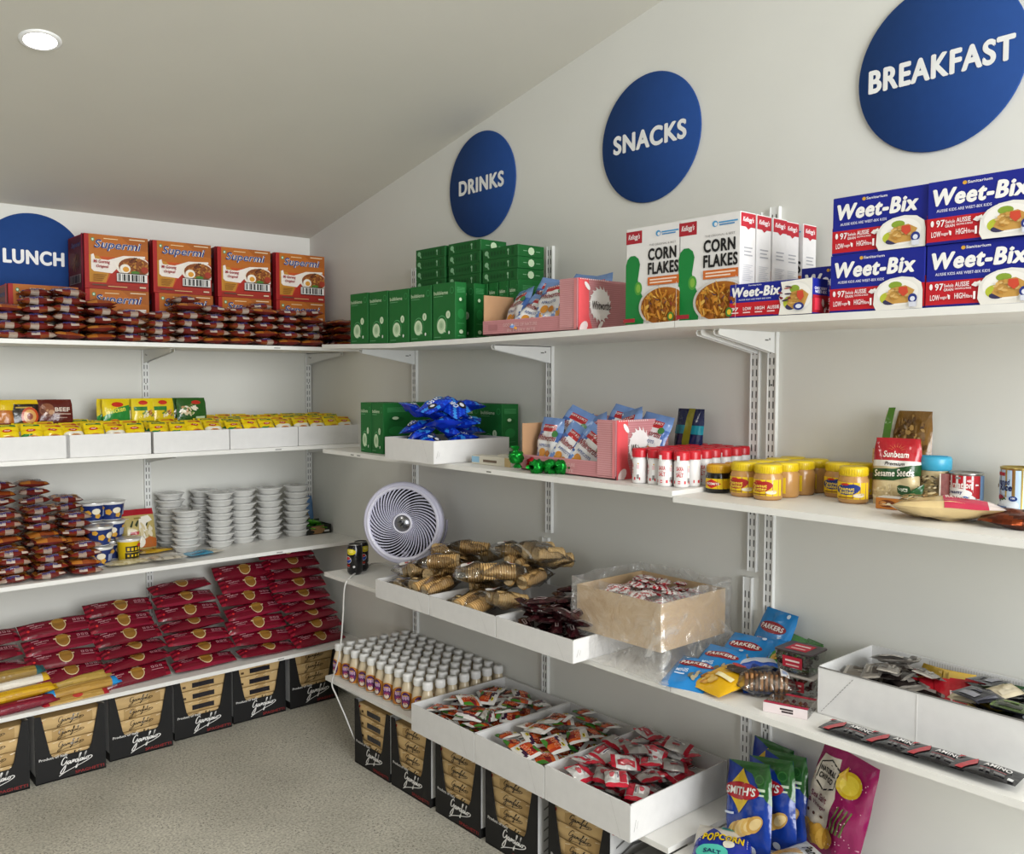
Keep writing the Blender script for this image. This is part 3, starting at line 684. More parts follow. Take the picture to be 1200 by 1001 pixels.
# pouches leaning in the carton: (offset along the shelf from the left end, depth, height, lean, turn, roll)
for k, (s, dx, z, lean, yawd, roll) in enumerate(((.085, .085, .085, 62, -8, -14), (.20, .06, .062, 48, 6, 30), (.16, .15, .115, 66, 10, 24), (.27, .07, .10, 58, 12, -8), (.30, .15, .12, 60, -4, 18), (.22, .12, .10, 52, 20, -30), (.35, .08, .075, 55, 0, 10), (.12, .17, .10, 64, -12, 5), (.38, .15, .11, 66, 8, -12))):
    M = rot3(('Z', 90), ('X', lean), ('Y', roll*.5), ('Z', -90+yawd+roll*.3))
    AP[k % 3].put(['blue apricot pouch slumped at the left end of the upper pink carton', 'blue apricot pouch tilted with red band at the middle of the top pink carton', 'dark blue pouch edge sticking up highest in the top pink carton', 'blue apricot pouch with red band against the tall end of the top pink carton', 'blue pouch corner peeping over the tall end of the top pink carton', 'blue pouch wedged sideways in the middle of the top pink carton', 'blue apricot pouch low by the tall end of the top pink carton', 'blue pouch at the rear left of the top pink carton', 'blue pouch at the rear right of the top pink carton'][k], (-.385+dx, y0-s, zP+z), M, 'blue fruit pouches in the top pink carton')
# ---- cornflakes
def cornflakes():
    w, d, h = .194, .066, .268
    mb, P = carton(w, d, h, '#e6e3e1'); F = P['F']
    F.rect(0, .84, .30, .13, '#a8222f'); F.text('Kellogg\'s', .04, .872, .22, .07, '#f3eeee', .03, .3)
    F.ell(.60, .915, .045, .03, '#4d9bd0'); F.ell(.61, .91, .025, .018, '#e6e3e1'); F.rect(.66, .915, .30, .014, '#4d9bd0'); F.rect(.67, .893, .24, .012, '#3f86bf')
    # plain green curve down the left side
    F.poly([(.0, 0), (0, .62), (.03, .68), (.09, .715), (.17, .715), (.24, .68), (.27, .62), (.25, .54), (.23, .46), (.26, .36), (.34, .26), (.36, .12), (.34, 0)], '#17803a')
    F.ell(.24, .37, .07, .07, '#4f9a3a'); F.ell(.24, .37, .04, .045, '#86b545')
    F.text('THE ORIGINAL & BEST', .44, .795, .48, .02, '#8d8987')
    F.text('CORN', .42, .645, .51, .125, '#1b1a1a', .045); F.text('FLAKES', .42, .50, .55, .125, '#1b1a1a', .045)
    F.rect(.42, .39, .56, .085, '#cb6a2b'); F.rect(.46, .44, .48, .014, '#f0d8c4'); F.rect(.46, .41, .40, .014, '#f0d8c4')
    F.ell(.72, .17, .46, .215, '#d8d4cf', 40); F.ell(.72, .17, .42, .19, '#a8651f', 40)
    F.food(.70, .165, .37, .17, ['#d79a38', '#c07b24', '#e2b356', '#a3601c', '#cf8d31', '#8b4c15'], 130, 8, .13); F.food(.66, .2, .3, .1, ['#3b3550', '#8a2d28', '#44324a'], 7, 4, .11)
    F.poly([(1, .40), (1.0, 0), (.995, 0), (.995, .40)], '#e6e3e1')
    F.ell(.90, .055, .055, .045, '#3f7a33'); F.ell(.90, .055, .032, .026, '#e3b92e'); F.rect(.03, .015, .22, .04, '#a02631')
    R = P['R']; R.rect(.02, .86, .96, .13, '#b52432'); R.poly([(.3, .865), (.7, .865), (.5, .835)], '#b52432'); R.text('Kellogg\'s', .14, .895, .72, .06, '#f3eeee', .03, .3)
    for k in range(3): R.rect(.22, .66-.035*k, .56-.08*(k % 2), .012, '#a9a9ad')
    for k in range(9): R.rect(.15, .50-.018*k, .66-.1*(k % 3), .006, '#c3c3c6')
    R.rect(.38, .19, .24, .085, '#3f9a7c'); R.rect(.43, .21, .14, .04, '#d3e8dd'); R.rect(.05, .02, .9, .08, '#d7b06a')
    L = P['L']; L.rect(.02, .86, .96, .13, '#b52432'); P['T'].rect(.02, .04, .96, .92, '#d9d5d2')
    return mb.mesh('cereal_box')
CFK = Kind('cereal_box', 'cereal box', [(None, cornflakes())])
yc = on_x(-.385, 733, 378).y-.098; CFK.put('white and green cornflakes box standing beside the pink carton, whole front showing', (-.385, yc, top(1, yc)+.002), RZ, 'cornflakes boxes')
yr = on_x(-.385, 867, 330).y
for k, (dx, dy) in enumerate(((0, 0), (.071, 0), (.142, -.002), (.212, .005), (.286, -.004))):
    CFK.put(['cornflakes box second from the pink carton, front partly behind the small cereal box', 'cornflakes box showing its white spine, first behind the front one', 'cornflakes box showing its white spine, third one back towards the wall', 'cornflakes box showing its white spine, fourth one back towards the wall', 'cornflakes box showing its white spine, closest to the wall'][k], (-.385+dx, yr+.097+dy, top(1, yr)+.002), RZ, 'cornflakes boxes')
# ---- wheat biscuit boxes
WBL, WRD = '#152089', '#c01d28'
def bowl_print(D, cx, cy, rx, ry, seed):
    D.ell(cx, cy, rx, ry, '#e6e3dc', 36); D.ell(cx, cy, rx*.9, ry*.88, '#f1eee8', 36)
    D.ell(cx-rx*.45, cy-ry*.35, rx*.34, ry*.4, '#b7bf3a', 16); D.ell(cx-rx*.1, cy+ry*.5, rx*.3, ry*.25, '#8aa336', 14); D.ell(cx-rx*.35, cy-ry*.62, rx*.3, ry*.2, '#3a3658', 14)
    D.poly([(cx-rx*.55, cy-ry*.45), (cx-rx*.3, cy+ry*.30), (cx+rx*.35, cy+ry*.45), (cx+rx*.75, cy+ry*.1), (cx+rx*.45, cy-ry*.72), (cx-rx*.2, cy-ry*.75)], '#c99a4e')
    D.food(cx+rx*.05, cy-ry*.12, rx*.55, ry*.48, ['#dcb168', '#b98439', '#e3bf7c', '#c8974b'], 30, seed, .2)
    D.poly([(cx+rx*.1, cy+ry*.35), (cx+rx*.45, cy+ry*.35), (cx+rx*.5, cy-ry*.05), (cx+rx*.3, cy-ry*.3), (cx+rx*.08, cy)], '#cc4a33')
def wheat_box(w, d, h, big=True):
    mb, P = carton(w, d, h, WBL); F = P['F']; a = .07 if big else 0
    F.poly([(0, .03), (0, .44-a*.3), (1, .44-a*.3), (1, .03)], WRD); F.rect(0, 0, .55, .04, '#17197a')
    if big:
        F.text('Sanitarium', .37, .90, .22, .045, '#eceaf2', .02); F.ell(.345, .92, .02, .03, '#d6a33a')
        F.text('Weet-Bix', .05, .60, .86, .275, '#f3f1ee', .055, .18); F.text('AUSSIE KIDS ARE WEET-BIX KIDS', .09, .505, .50, .045, '#dcdcf0', .02)
        F.text('97', .09, .27, .08, .11, '#f6eeee', .03); F.text('%whole', .175, .31, .09, .06, '#f6eeee', .01); F.text('GRAIN', .175, .25, .09, .045, '#f6eeee', .02); F.ell(.055, .33, .016, .05, '#f6eeee', 10); F.text('AUSSIE', .28, .31, .13, .075, '#f6eeee', .015); F.text('GROWN & MADE', .28, .265, .15, .03, '#f6eeee', .01); F.poly([(.43, .32), (.46, .37), (.49, .36), (.5, .31), (.47, .29)], '#f6eeee')
        F.text('LOW', .05, .11, .09, .09, '#f6eeee', .02); F.text('sugar', .145, .115, .07, .05, '#f6eeee', .01); F.text('HIGH', .28, .12, .10, .09, '#f6eeee', .02); F.text('fibre', .385, .125, .06, .055, '#f6eeee', .01); F.rect(.452, .10, .02, .12, '#f6eeee'); F.poly([(.215, .2), (.24, .18), (.24, .12), (.225, .12)], '#f6eeee')
        F.poly([(.49, .10), (.50, .32), (.56, .44), (.66, .515), (.78, .54), (.90, .51), (.975, .42), (.99, .30), (.99, .0), (.52, .0)], '#e9e6df')
        bowl_print(F, .74, .28, .23, .245, 4); F.poly([(.46, .34), (.52, .38), (.53, .32)], '#e9e6df')
        F.ell(.90, .17, .045, .075, '#27357f'); F.ell(.90, .16, .025, .04, '#dfe2ee'); F.rect(.865, .03, .075, .08, '#d7d9e4')
    else:
        F.text('Sanitarium', .24, .92, .16, .04, '#eceaf2', .02); F.text('Weet-Bix', .03, .60, .60, .30, '#f3f1ee', .055, .18); F.text('AUSSIE KIDS ARE WEET-BIX KIDS', .12, .50, .40, .045, '#dcdcf0', .02)
        for k, t in enumerate(('97', 'LOW', 'HIGH', 'AUSSIE')): F.text(t, .03+.15*k, .20, .06+.014*len(t), .10, '#f6eeee', .02); F.rect(.03+.15*k, .12, .09, .035, '#f0d0d0')
        F.poly([(.62, .0), (.64, .3), (.62, .5), (.66, .7), (.64, .95), (1, 1), (1, 0)], '#ece8e0'); bowl_print(F, .82, .5, .19, .45, 6); F.food(.72, .6, .1, .25, ['#7d2a34', '#3b2a44', '#a63c33'], 9, 3, .22); F.ell(.86, .22, .06, .11, '#27357f'); F.ell(.86, .22, .035, .06, '#dfe2ee')
    R = P['R']; R.rect(0, .03, 1, .5, '#a81d2a'); R.text('CHOC BERRY', .1, .68, .8, .08, '#eef', .03); R.text('WEET-BIX', .12, .58, .76, .08, '#eef', .03); R.rect(.1, .1, .5, .34, '#d5364a'); R.food(.75, .3, .25, .3, ['#3b1d1a', '#e8dcd6', '#6a2c22'], 12, 2, .3)
    P['T'].rect(.03, .06, .94, .88, '#1a2596'); P['L'].rect(0, .03, 1, .45, '#a81d2a')
    return mb.mesh('cereal_box')
WB = Kind('cereal_box', 'cereal box', [(None, wheat_box(.219, .11, .131))])
WS = Kind('cereal_box', 'cereal box', [(None, wheat_box(.232, .068, .083, False))])
y = spanR(-.40, 855, 952, 365)[0]; WS.put('low blue and red wheat biscuit box lying in front of the cornflakes boxes', (-.40, y, top(1, y)+.002), RZ, 'wheat biscuit boxes')
yb = spanR(-.385, 972, 1083, 366)[0]; ybr = yb-.2215
for (yy, dz, dx, lab) in ((yb, 0, 0, 'blue and red wheat biscuit box, lower left of the four by the BREAKFAST sign'), (ybr, 0, 0, 'blue and red wheat biscuit box, lower right of the four by the BREAKFAST sign'), (yb, .132, .004, 'blue and red wheat biscuit box, upper left of the four by the BREAKFAST sign'), (ybr, .132, -.004, 'blue and red wheat biscuit box, upper right of the four by the BREAKFAST sign')):
    WB.put(lab, (-.385+dx, yy-(.001 if dz else 0), top(1, yy)+.002+dz), RZ, 'wheat biscuit boxes')
y = spanR(-.22, 934, 1040, 345)[0]; WB.put('blue wheat biscuit box half hidden at the back behind the low one', (-.22, y, top(1, y)+.002), RZ, 'wheat biscuit boxes')
# ------------------------------------------------------------------ left wall, second shelf: seasoning packs in white trays
def tray_mesh(w, d, h, t=.0035, col='#dcdad8', kin='#cfcdcb', dash=True, low=None):
    # open tray, front at y=0; front wall may be cut down to low
    mb = MB(); hf = low or h
    mb.box(-w/2, w/2, 0, d, 0, t, kin, 'card')
    for x0 in (-w/2, w/2-t):
        vs = [(x0, 0, t), (x0+t, 0, t), (x0+t, d, t), (x0, d, t), (x0, 0, h), (x0+t, 0, h), (x0+t, d, h), (x0, d, h)]
        mb.add(vs, [(0, 3, 2, 1), (4, 5, 6, 7), (0, 1, 5, 4), (1, 2, 6, 5), (2, 3, 7, 6), (3, 0, 4, 7)], col, 'card')
    mb.box(-w/2+t, w/2-t, d-t, d, t, h, col, 'card'); mb.box(-w/2, w/2, -.0005, t, 0, hf, col, 'card')
    # folded corner flaps and the fold line of the front
    mb.box(-w/2-.0015, -w/2, .0, .055, .002, h*.98, col, 'card'); mb.box(w/2, w/2+.0015, .0, .055, .002, h*.98, col, 'card')
    D = Print(mb, plane_map((-w/2, -.0005, 0), (w, 0, 0), (0, 0, hf), (0, -1, 0)))
    if dash:
        D.poly([(.78, .98), (.783, .98), (.90, .03), (.896, .03)], '#c4c2bf')
        D.poly([(.02, .4), (.022, .4), (.04, .03), (.037, .03)], '#c9c7c4')
    Q = Print(mb, plane_map((w/2+.0015, 0, 0), (0, d, 0), (0, 0, h), (1, 0, 0)))
    Q.poly([(.03, .25), (.05, .55), (.055, .55), (.036, .25)], '#aeaca9'); Q.poly([(.055, .3), (.07, .5), (.074, .5), (.06, .3)], '#b5b3b0')
    return mb.mesh('cardboard_tray')
YT = -.47; th = .09
tw = .331; TR2 = Kind('cardboard_tray', 'tray', [(None, tray_mesh(tw-.004, .40, th, dash=False))])
tx = [-1.478, -1.165, -.824, -.49, -.157]
YEL = '#e6c60e'
def seasoning(seed):
    r = random.Random(seed)
    def colr(u, v):
        if abs(v-.5) > .46: return '#d8b50a'
        if seed == 3 and u < .55: return '#e8e2d0'
        if seed == 2 and .12 < u < .5 and v > .5: return '#2f7d3a'
        return '#e9cb18' if (u*3+seed) % 1 > .12 else '#dcb90c'
    def deco(D):
        m = D.mp; D.mp = lambda a, b, k: m(b, 1-a, k)
        D.ell(.45, .66, .22, .07, '#c5331f'); D.text('Maggi', .33, .63, .24, .055, '#f6e9d0', .02, .15)
        if seed in (1, 2): D.rect(.12, .86, .76, .08, '#20703a'); D.rect(.2, .885, .4, .03, '#e9d95a')
        else: D.rect(.15, .84, .5, .07, '#d9852a'); D.ell(.75, .85, .14, .06, '#b4441f')
        D.ell(.5, .3, .3, .14, '#c9822c'); D.ell(.5, .3, .2, .09, '#8d4a1c')
    return packet_mesh('seasoning_pack', .105, .076, .032, colr, YEL, seed, 14, 10, deco=deco, wob=.14)
SP = [Kind('seasoning_pack', 'seasoning pack', [(None, seasoning(s))]) for s in (1, 2, 3, 4)]
for i, x in enumerate(tx):
    TR2.put(f'low white card tray of yellow packs on the second left shelf, {ORD[i]} from the left', (x, YT, TL[1]+.0005), 0, 'white trays on the second left shelf')
    for r_ in range(6):
        for c in range(4):
            M = rot3(('Z', 90), ('X', 50+RND.uniform(-7, 7)), ('Z', RND.uniform(-7, 7)))
            RND.choice(SP).put(f'yellow seasoning pack, {ORD[i]} white tray from left, {ORD[r_]} row, {ORD[c]} from its left', (x-.119+.079*c+RND.uniform(-.004, .004), YT+.052+.058*r_, TL[1]+.088+RND.uniform(-.004, .005)+.002*r_), M, 'yellow seasoning packs in the trays')
def spice_pouch(name, base, deco_fn, L=.115, Wd=.14, T=.03, seed=0):
    def deco(D):
        m = D.mp; D.mp = lambda a, b, k: m(b, 1-a, k); deco_fn(D)
    return packet_mesh(name, L, Wd, T, base, base, seed, 14, 14, 'film', deco, wob=.12)
def d_brown(D): D.ell(.3, .6, .2, .25, '#8a5238'); D.food(.3, .55, .2, .22, ['#a06a48', '#6d3a26', '#b98a64'], 14, 2, .3); D.text('BEEF', .5, .52, .4, .16, '#dcc9bb', .04); D.rect(.5, .42, .42, .04, '#b59584'); D.rect(.52, .3, .3, .025, '#b59584')
def d_black(D): D.rect(0, .84, 1, .16, '#e0bb14'); D.rect(0, 0, .12, 1, '#e0bb14'); D.rect(.3, .68, .5, .05, '#c2a34a'); D.ell(.72, .38, .26, .34, '#c24a22'); D.ell(.72, .38, .19, .25, '#d9a056'); D.ell(.72, .38, .09, .12, '#8f3a1d')
def d_orange(D): D.rect(0, .62, 1, .38, '#e0bd14'); D.ell(.5, .35, .4, .2, '#c4772a'); D.rect(.1, .08, .8, .08, '#7a2a1a')
def d_chick(D): D.poly([(.0, .0), (1, 0), (1, .75), (.5, .62), (0, .3)], '#2f8a3a'); D.ell(.55, .76, .22, .1, '#c8321f'); D.text('Chicken', .12, .38, .72, .2, '#e8e45a', .03, .1, 10); D.ell(.4, .1, .2, .1, '#d88a2a')
def d_yel(D): D.ell(.5, .82, .2, .09, '#c8321f'); D.rect(.1, .5, .55, .16, '#2e7a35'); D.food(.68, .36, .26, .2, ['#c99b5a', '#a45a2c', '#6c8a35', '#e5d6a5'], 16, 4, .3)
def d_green(D): D.ell(.65, .8, .16, .08, '#b63020'); D.food(.42, .5, .35, .25, ['#d9c9a0', '#b58a56', '#7a9a45', '#e8e0c8', '#4d6a2a'], 26, 6, .28); D.rect(.6, .15, .3, .08, '#c9d9b0')
STD = [(-1.505, 'spice pouch', d_orange, '#b86a1e', 'yellow and orange seasoning pouch at the left end of its shelf', .09), (-1.43, '', d_black, '#2a1f17', 'black and yellow seasoning pouch with round orange picture standing on the trays', .12),
       (-1.31, '', d_brown, '#5d2018', 'brown beef seasoning pouch, front one of its row', .14), (-1.33, '', d_brown, '#6a2a20', 'brown beef seasoning pouch, second of its row', .13),
       (-1.065, '', d_chick, '#e4c81a', 'yellow and green chicken seasoning pouch standing on the trays', .115), (-.95, '', d_yel, '#e6cc1e', 'yellow pouch with green patch beside the chicken one', .10), (-.865, '', d_yel, '#dec21a', 'yellow pouch with green patch left of the dark green pouch', .10), (-.735, '', d_green, '#2c5a22', 'dark green seasoning pouch standing on the trays', .135)]
for i, (x, _, dd, base, lab, ww) in enumerate(STD):
    for q in range(2):
        k = Kind('spice_pouch', 'seasoning pouch', [(None, spice_pouch('spice_pouch', base, dd, .112, ww, .024, i*3+q))])
        if i == 3 and q: continue
        if i in (2, 3) and q: continue
        yy = -.235+.03*q+(.03 if i == 3 else 0); xx = x-(.02 if i == 3 else .012)*(1 if q or i == 3 else 0)
        k.put(lab if not q else lab.replace('standing on the trays', '').strip()+', rear one', (xx, yy, TL[1]+.1715), rot3(('Z', 90), ('X', 80), ('Z', RND.uniform(-5, 5))), None)
# ------------------------------------------------------------------ left wall, third shelf
z3 = TL[2]
rowsN = [(-.405, 5, 'front'), (-.295, 8, 'middle'), (-.185, 11, 'rear')]
for j, (yy, n, rn) in enumerate(rowsN):
    for i, x in enumerate((-1.65, -1.52, -1.39, -1.262)):
        nn = n-(2 if i == 3 and j == 2 else 1 if i == 3 else 0)-(1 if i == 1 and j == 0 else 0)
        stack(NP, nn, x, yy-.01*i*(j == 0), z3+.0005, lambda k, m: f'noodle packet, third left shelf, {rn} row, {ORD[i]} heap from left, {level(k, m)}', 'loose noodle packets on the third shelf', jit=.005)
# white lidded bowls in stacks
mb = MB(); mb.lathe([(.0005, 0), (.043, 0), (.047, .004), (.061, .0255), (.066, .0275), (.066, .029), (.0635, .029)], '#e3e2de', 'plastic', 26, cap=False); b_m = mb.mesh('bowl')
mb = MB(); mb.lathe([(.0655, .0290), (.066, .0300), (.064, .0308), (.03, .0315), (.0005, .0315)], '#d6d5d2', 'film', 26, cap=False)
D = Print(mb, plane_map((-.05, -.05, .0316), (.1, 0, 0), (0, .1, 0), (0, 0, 1)), 'film'); D.ell(.5, .5, .34, .3, '#c2c0bc'); D.ell(.45, .55, .18, .15, '#a8a29a'); D.rect(.3, .25, .4, .06, '#8d8a86'); lid_m = mb.mesh('lid')
BW = Kind('instant_bowl', 'bowl', [('bowl', b_m), ('lid', lid_m)])
for i, (x, y, n) in enumerate(((-.782, -.085, 8), (-.766, -.232, 6), (-.618, -.075, 8), (-.597, -.21, 8), (-.475, -.18, 8), (-.335, -.18, 8), (-.188, -.18, 8))):
    for k in range(n):
        nm = ['back stack at far left', 'short stack in front at left', 'back stack, second column', 'tall front stack next to the short one', 'stack third from the right', 'stack second from the right', 'stack nearest the right wall'][i]
        BW.put(f'white lidded bowl, {nm}, {level(k, n)}', (x+RND.uniform(-.003, .003), y+RND.uniform(-.003, .003), z3+.0005+.0321*k), RND.uniform(0, 6), 'white instant bowls in stacks')
# cup noodles
def cup_parts(col, spots, txt=None, r0=.040, r1=.054, h=.082):
    mb = MB(); mb.lathe([(.0005, .003), (r0-.003, .003), (r0-.001, 0, '#e9e8e4'), (r0, .004, col), (r1-.001, h-.012, '#e9e8e4'), (r1, h-.01, '#e9e8e4'), (r1+.003, h-.002, '#e9e8e4'), (r1+.003, h)], '#e9e8e4', 'plastic', 28, cap=False)
    def mp(a, b, k):
        t = math.radians(-170+200*a); r = r0+(r1-r0)*(.05+.85*b)+k+.0004; return Vector((r*math.cos(t), r*math.sin(t), h*(.05+.82*b)))
    D = Print(mb, mp, 'plastic', .0003, 4)
    for cx, cy, rr in spots:
        for q in range(5): a = 6.283*q/5; D.ell(cx+rr*.5*math.cos(a), cy+rr*1.1*math.sin(a), rr*.5, rr*1.1, '#d8a23c', 10)
    if txt:
        D.rect(.22, .1, .5, .32, '#2a2415'); D.rect(.24, .45, .48, .32, '#2a2012'); [D.rect(.28+.1*k, .53, .06, .16, '#e6c21a') for k in range(4)]; [D.rect(.28+.1*k, .2, .05, .12, '#e6c21a') for k in range(4)]; D.ell(.62, .8, .08, .1, '#c5361f')
    else:
        D.rect(.62, .25, .16, .45, '#9aa6c6'); D.ell(.45, .6, .1, .2, '#efe6cf', 12)
    body = mb.mesh('cup'); mb = MB(); mb.lathe([(r1+.0035, h-.002), (r1+.0035, h+.001), (r1, h+.002), (.0005, h+.003)], '#dcdbd8', 'foil', 28, cap=False)
    mb.box(r1-.002, r1+.016, -.008, .008, h, h+.001, '#dcdbd8', 'foil'); return [('cup', body), ('lid', mb.mesh('lid'))]
CN = Kind('cup_noodles', 'cup noodles', cup_parts('#1d3270', [(.25, .5, .09), (.5, .3, .08), (.75, .75, .07), (.1, .8, .07), (.9, .3, .07)]))
for (x, y, n, nm) in ((-1.165, -.30, 2, 'front stack'), (-1.075, -.175, 3, 'back right stack'), (-1.15, -.165, 3, 'back left stack')):
    for k in range(n): CN.put(f'navy blue noodle cup with gold flowers, {nm}, {level(k, n)}', (x, y, z3+.0005+.086*k), RND.uniform(-.5, .5), 'navy noodle cups')
YC = Kind('cup_noodles', 'cup noodles', cup_parts('#e2c018', [], 'Noodle', .042, .048, .098))
YC.put('yellow noodle cup with black print in front of the gold and red pouch', (-1.036, -.27, z3+.0005))
def d_gold(D):
    D.rect(0, .86, 1, .14, '#a8202c'); D.rect(0, 0, 1, .08, '#9a1f2a'); [D.poly([(.2+.15*k, .60+.03*(k % 2)), (.30+.15*k, .74), (.33+.15*k, .72), (.26+.15*k, .58)], '#2f3a22') for k in range(4)]; D.poly([(.45, .5), (.5, .8), (.8, .84), (.9, .72), (.7, .66), (.62, .5)], '#efe9dc'); D.food(.62, .45, .28, .2, ['#efe9dc', '#e5dac0', '#d8c8a0'], 16, 4, .35); D.rect(.2, .42, .24, .07, '#b53030')
    D.poly([(.5, .12), (.95, .12), (.95, .3), (.75, .36), (.55, .28)], '#b5642f'); D.ell(.5, .25, .12, .12, '#efe9dc'); D.rect(.35, .76, .2, .03, '#8a7a3a')
GP = Kind('noodle_pouch', 'pouch', [(None, spice_pouch('noodle_pouch', '#bda96a', d_gold, .20, .145, .045, 21))])
GP.put('gold noodle pouch with red top edge leaning behind the yellow cup', (-.945, -.13, z3+.099), rot3(('Z', 90), ('X', 76)))
def flat_sachet(name, L, Wd, T, base, dd, seed): return packet_mesh(name, L, Wd, T, base, base, seed, 14, 10, 'film', dd, wob=.18)
def lay(name, cat, lab, mesh, z, px, py, deg, dz=.012, tilt=0, grp=None):
    p = on_z(z, px, py); return thing(name, lab, cat, (p.x, p.y, z+dz), rot3(('X', tilt), ('Z', deg)), grp, mesh)
lay('seasoning_sachet', 'sachet', 'black and yellow sachet lying beside the yellow cup', flat_sachet('seasoning_sachet', .16, .09, .018, lambda u, v: '#2b2418' if v > .35 else '#d3a81e', lambda D: (D.ell(.3, .5, .16, .25, '#d8b03a'), D.rect(.5, .45, .35, .12, '#d8b03a')), 3), z3, 181, 648, 8)
for k, (px, py, dg) in enumerate(((176, 658, 20), (198, 659, -4))):
    lay('seasoning_sachet', 'sachet', ['cream sachet lying under the other cream one', 'cream sachet with brown marks nearer the bowl stacks'][k], flat_sachet('seasoning_sachet', .14, .085, .014, lambda u, v: '#cfc6b4' if (u*5) % 1 > .3 else '#a59a86', lambda D: D.rect(.2, .3, .5, .3, '#e5dfd2'), 5+k), z3, px, py, dg, .010+.012*k)
lay('noodle_cake_packet', 'packet', 'clear packet of pale dry noodles lying at the shelf edge', flat_sachet('noodle_cake_packet', .18, .085, .02, lambda u, v: ['#cdbf95', '#bfae7f', '#dacfaa'][int(u*11+v*5) % 3], None, 8), z3, 149, 662, 4, .013)
lay('seasoning_sachet', 'sachet', 'turquoise blue sachet lying before the bowl stacks', flat_sachet('seasoning_sachet', .175, .1, .014, lambda u, v: '#2f93b8' if u < .62 else '#d2c8b0', lambda D: (D.rect(.1, .2, .4, .12, '#1d5f86'), D.ell(.78, .5, .16, .2, '#e3d8bc')), 9), z3, 237, 650, 14, .011)
# counter carton and blue bag in the corner
w, d, h = .14, .13, .045
mb = MB(); mb.box(-w/2, w/2, 0, d, 0, .003, '#3a3a38', 'card'); mb.box(-w/2, w/2, 0, .003, 0, h, '#23241f', 'card'); mb.box(-w/2, -w/2+.003, .003, d, 0, h, '#cfcfcd', 'card'); mb.box(w/2-.003, w/2, .003, d, 0, h, '#2b2b28', 'card'); mb.box(-w/2, w/2, d-.003, d, 0, h*1.3, '#2b2b28', 'card')
D = Print(mb, faces(w, d, h)['F']); D.poly([(.15, .1), (.2, .9), (.7, .95), (.75, .4), (.6, .05)], '#8d6a43'); D.rect(.72, .2, .2, .2, '#c9c9c4'); D.ell(.2, .3, .12, .2, '#171712')
thing('counter_carton', 'small open display carton of green packs in the corner of the third left shelf', 'carton', (-.085, -.225, z3+.0005), 0, None, mb.mesh('counter_carton'))
GM = packet_mesh('snack_packet', .08, .05, .03, lambda u, v: '#55a51f' if (u+v) % .4 > .15 else '#2e6d1e', '#3f8a20', 3, 10, 8)
for k in range(5):
    thing('snack_packet', f'bright green packet in the small corner carton, {["front left", "front right", "rear left", "rear right", "topmost middle"][k]}', 'packet', (-.118+.064*(k % 2) if k < 4 else -.085, -.19+.055*(k//2 % 2) if k < 4 else -.165, z3+.032+(.024 if k == 4 else 0)), rot3(('X', 12), ('Z', 80+k*9)), 'green packets in the corner carton', GM)
thing('snack_bag', 'small blue bag standing beside the last bowl stack', 'bag', (-.075, -.055, z3+.088), rot3(('Z', 90), ('X', 82)), None, spice_pouch('snack_bag', '#5a7ea8', lambda D: (D.poly([(.1, .1), (.9, .1), (.5, .6)], '#8a7a5a'), D.ell(.5, .75, .2, .08, '#c9d3e0')), .175, .10, .04, 31))
# ------------------------------------------------------------------ left wall, lowest shelf: spaghetti packs
def spag(seed):
    r = random.Random(seed)
    def colr(u, v):
        if u < .06 or u > .94: return '#5c0b1b' if (v*9) % 1 > .4 else '#94192f'
        return '#6d0f22' if (v*3+seed*.3) % 1 > .1 else '#841a32'
    def deco(D):
        D.rect(.40, .56, .24, .07, '#d8c49b'); D.ell(.52, .46, .098, .37, '#d8c49b', 26); D.ell(.52, .46, .088, .33, '#93692c', 26); D.ell(.52, .66, .088, .12, '#a2762f', 20)
        D.text('spaghetti', .14, .52, .19, .11, '#d9a9b0', .01); D.rect(.16, .44, .13, .025, '#c98f99'); D.rect(.11, .7, .1, .03, '#d9a9b0')
        for k in range(3): D.rect(.73+.06*k, .5, .04, .14, '#c48d97'); D.rect(.738+.06*k, .53, .022, .08, '#6d0f22')
        D.rect(.72, .38, .18, .03, '#c48d97'); D.ell(.1, .35, .018, .06, '#d33')
    return packet_mesh('spaghetti_pack', .285, .082, .042, colr, '#6e1024', seed, 26, 12, deco=deco, wob=.1, puff=.3, crimp=.05)
SG = [Kind('spaghetti_pack', 'spaghetti pack', [(None, spag(s))]) for s in (1, 2, 3)]
z4 = TL[3]
for i, (x, n, rz) in enumerate(((-1.60, 5, 2), (-1.325, 5, 3), (-1.055, 6, 5), (-.765, 7, 3), (-.47, 7, 1))):
    DS = Drop(x-.2, x+.2, -.52, .05, z4+.0005)
    for k in range(n):
        M = rot3(('X', RND.choice((14, 24, 30, 38))+RND.uniform(-5, 5)), ('Y', RND.uniform(-2.5, 2.5)), ('Z', rz+RND.uniform(-5, 5)))
        settle(DS, RND.choice(SG), f'dark red spaghetti pack, lowest left shelf, {ORD[i]} heap from left, {level(k, n)}', x+RND.uniform(-.016, .016), -.40+.042*k+RND.uniform(-.006, .006), M, 'dark red spaghetti packs', .003)
DS = Drop(-.45, .05, -.52, .05, z4+.0005)
for k in range(9):
    M = rot3(('X', 22+RND.uniform(-8, 8)), ('Y', RND.uniform(-2, 2)), ('Z', 6-k*1.2+RND.uniform(-5, 5)))
    settle(DS, RND.choice(SG), f'dark red spaghetti pack, lowest left shelf, tallest heap at the right wall, {level(k, 9)}', -.195-.006*k+RND.uniform(-.006, .006), -.41+.030*k, M, 'dark red spaghetti packs', .003)
def roll(name, L, r, base, ends, dd=None, seed=0):
    def colr(u, v): return ends if (u < .15 or u > .86) and ends else base[int(v*7+u*2) % len(base)]
    return packet_mesh(name, L, r*2.5, r*2.1, colr, None, seed, 30, 12, 'film', dd, wob=.04, puff=.14, crimp=.07, edge=.55)
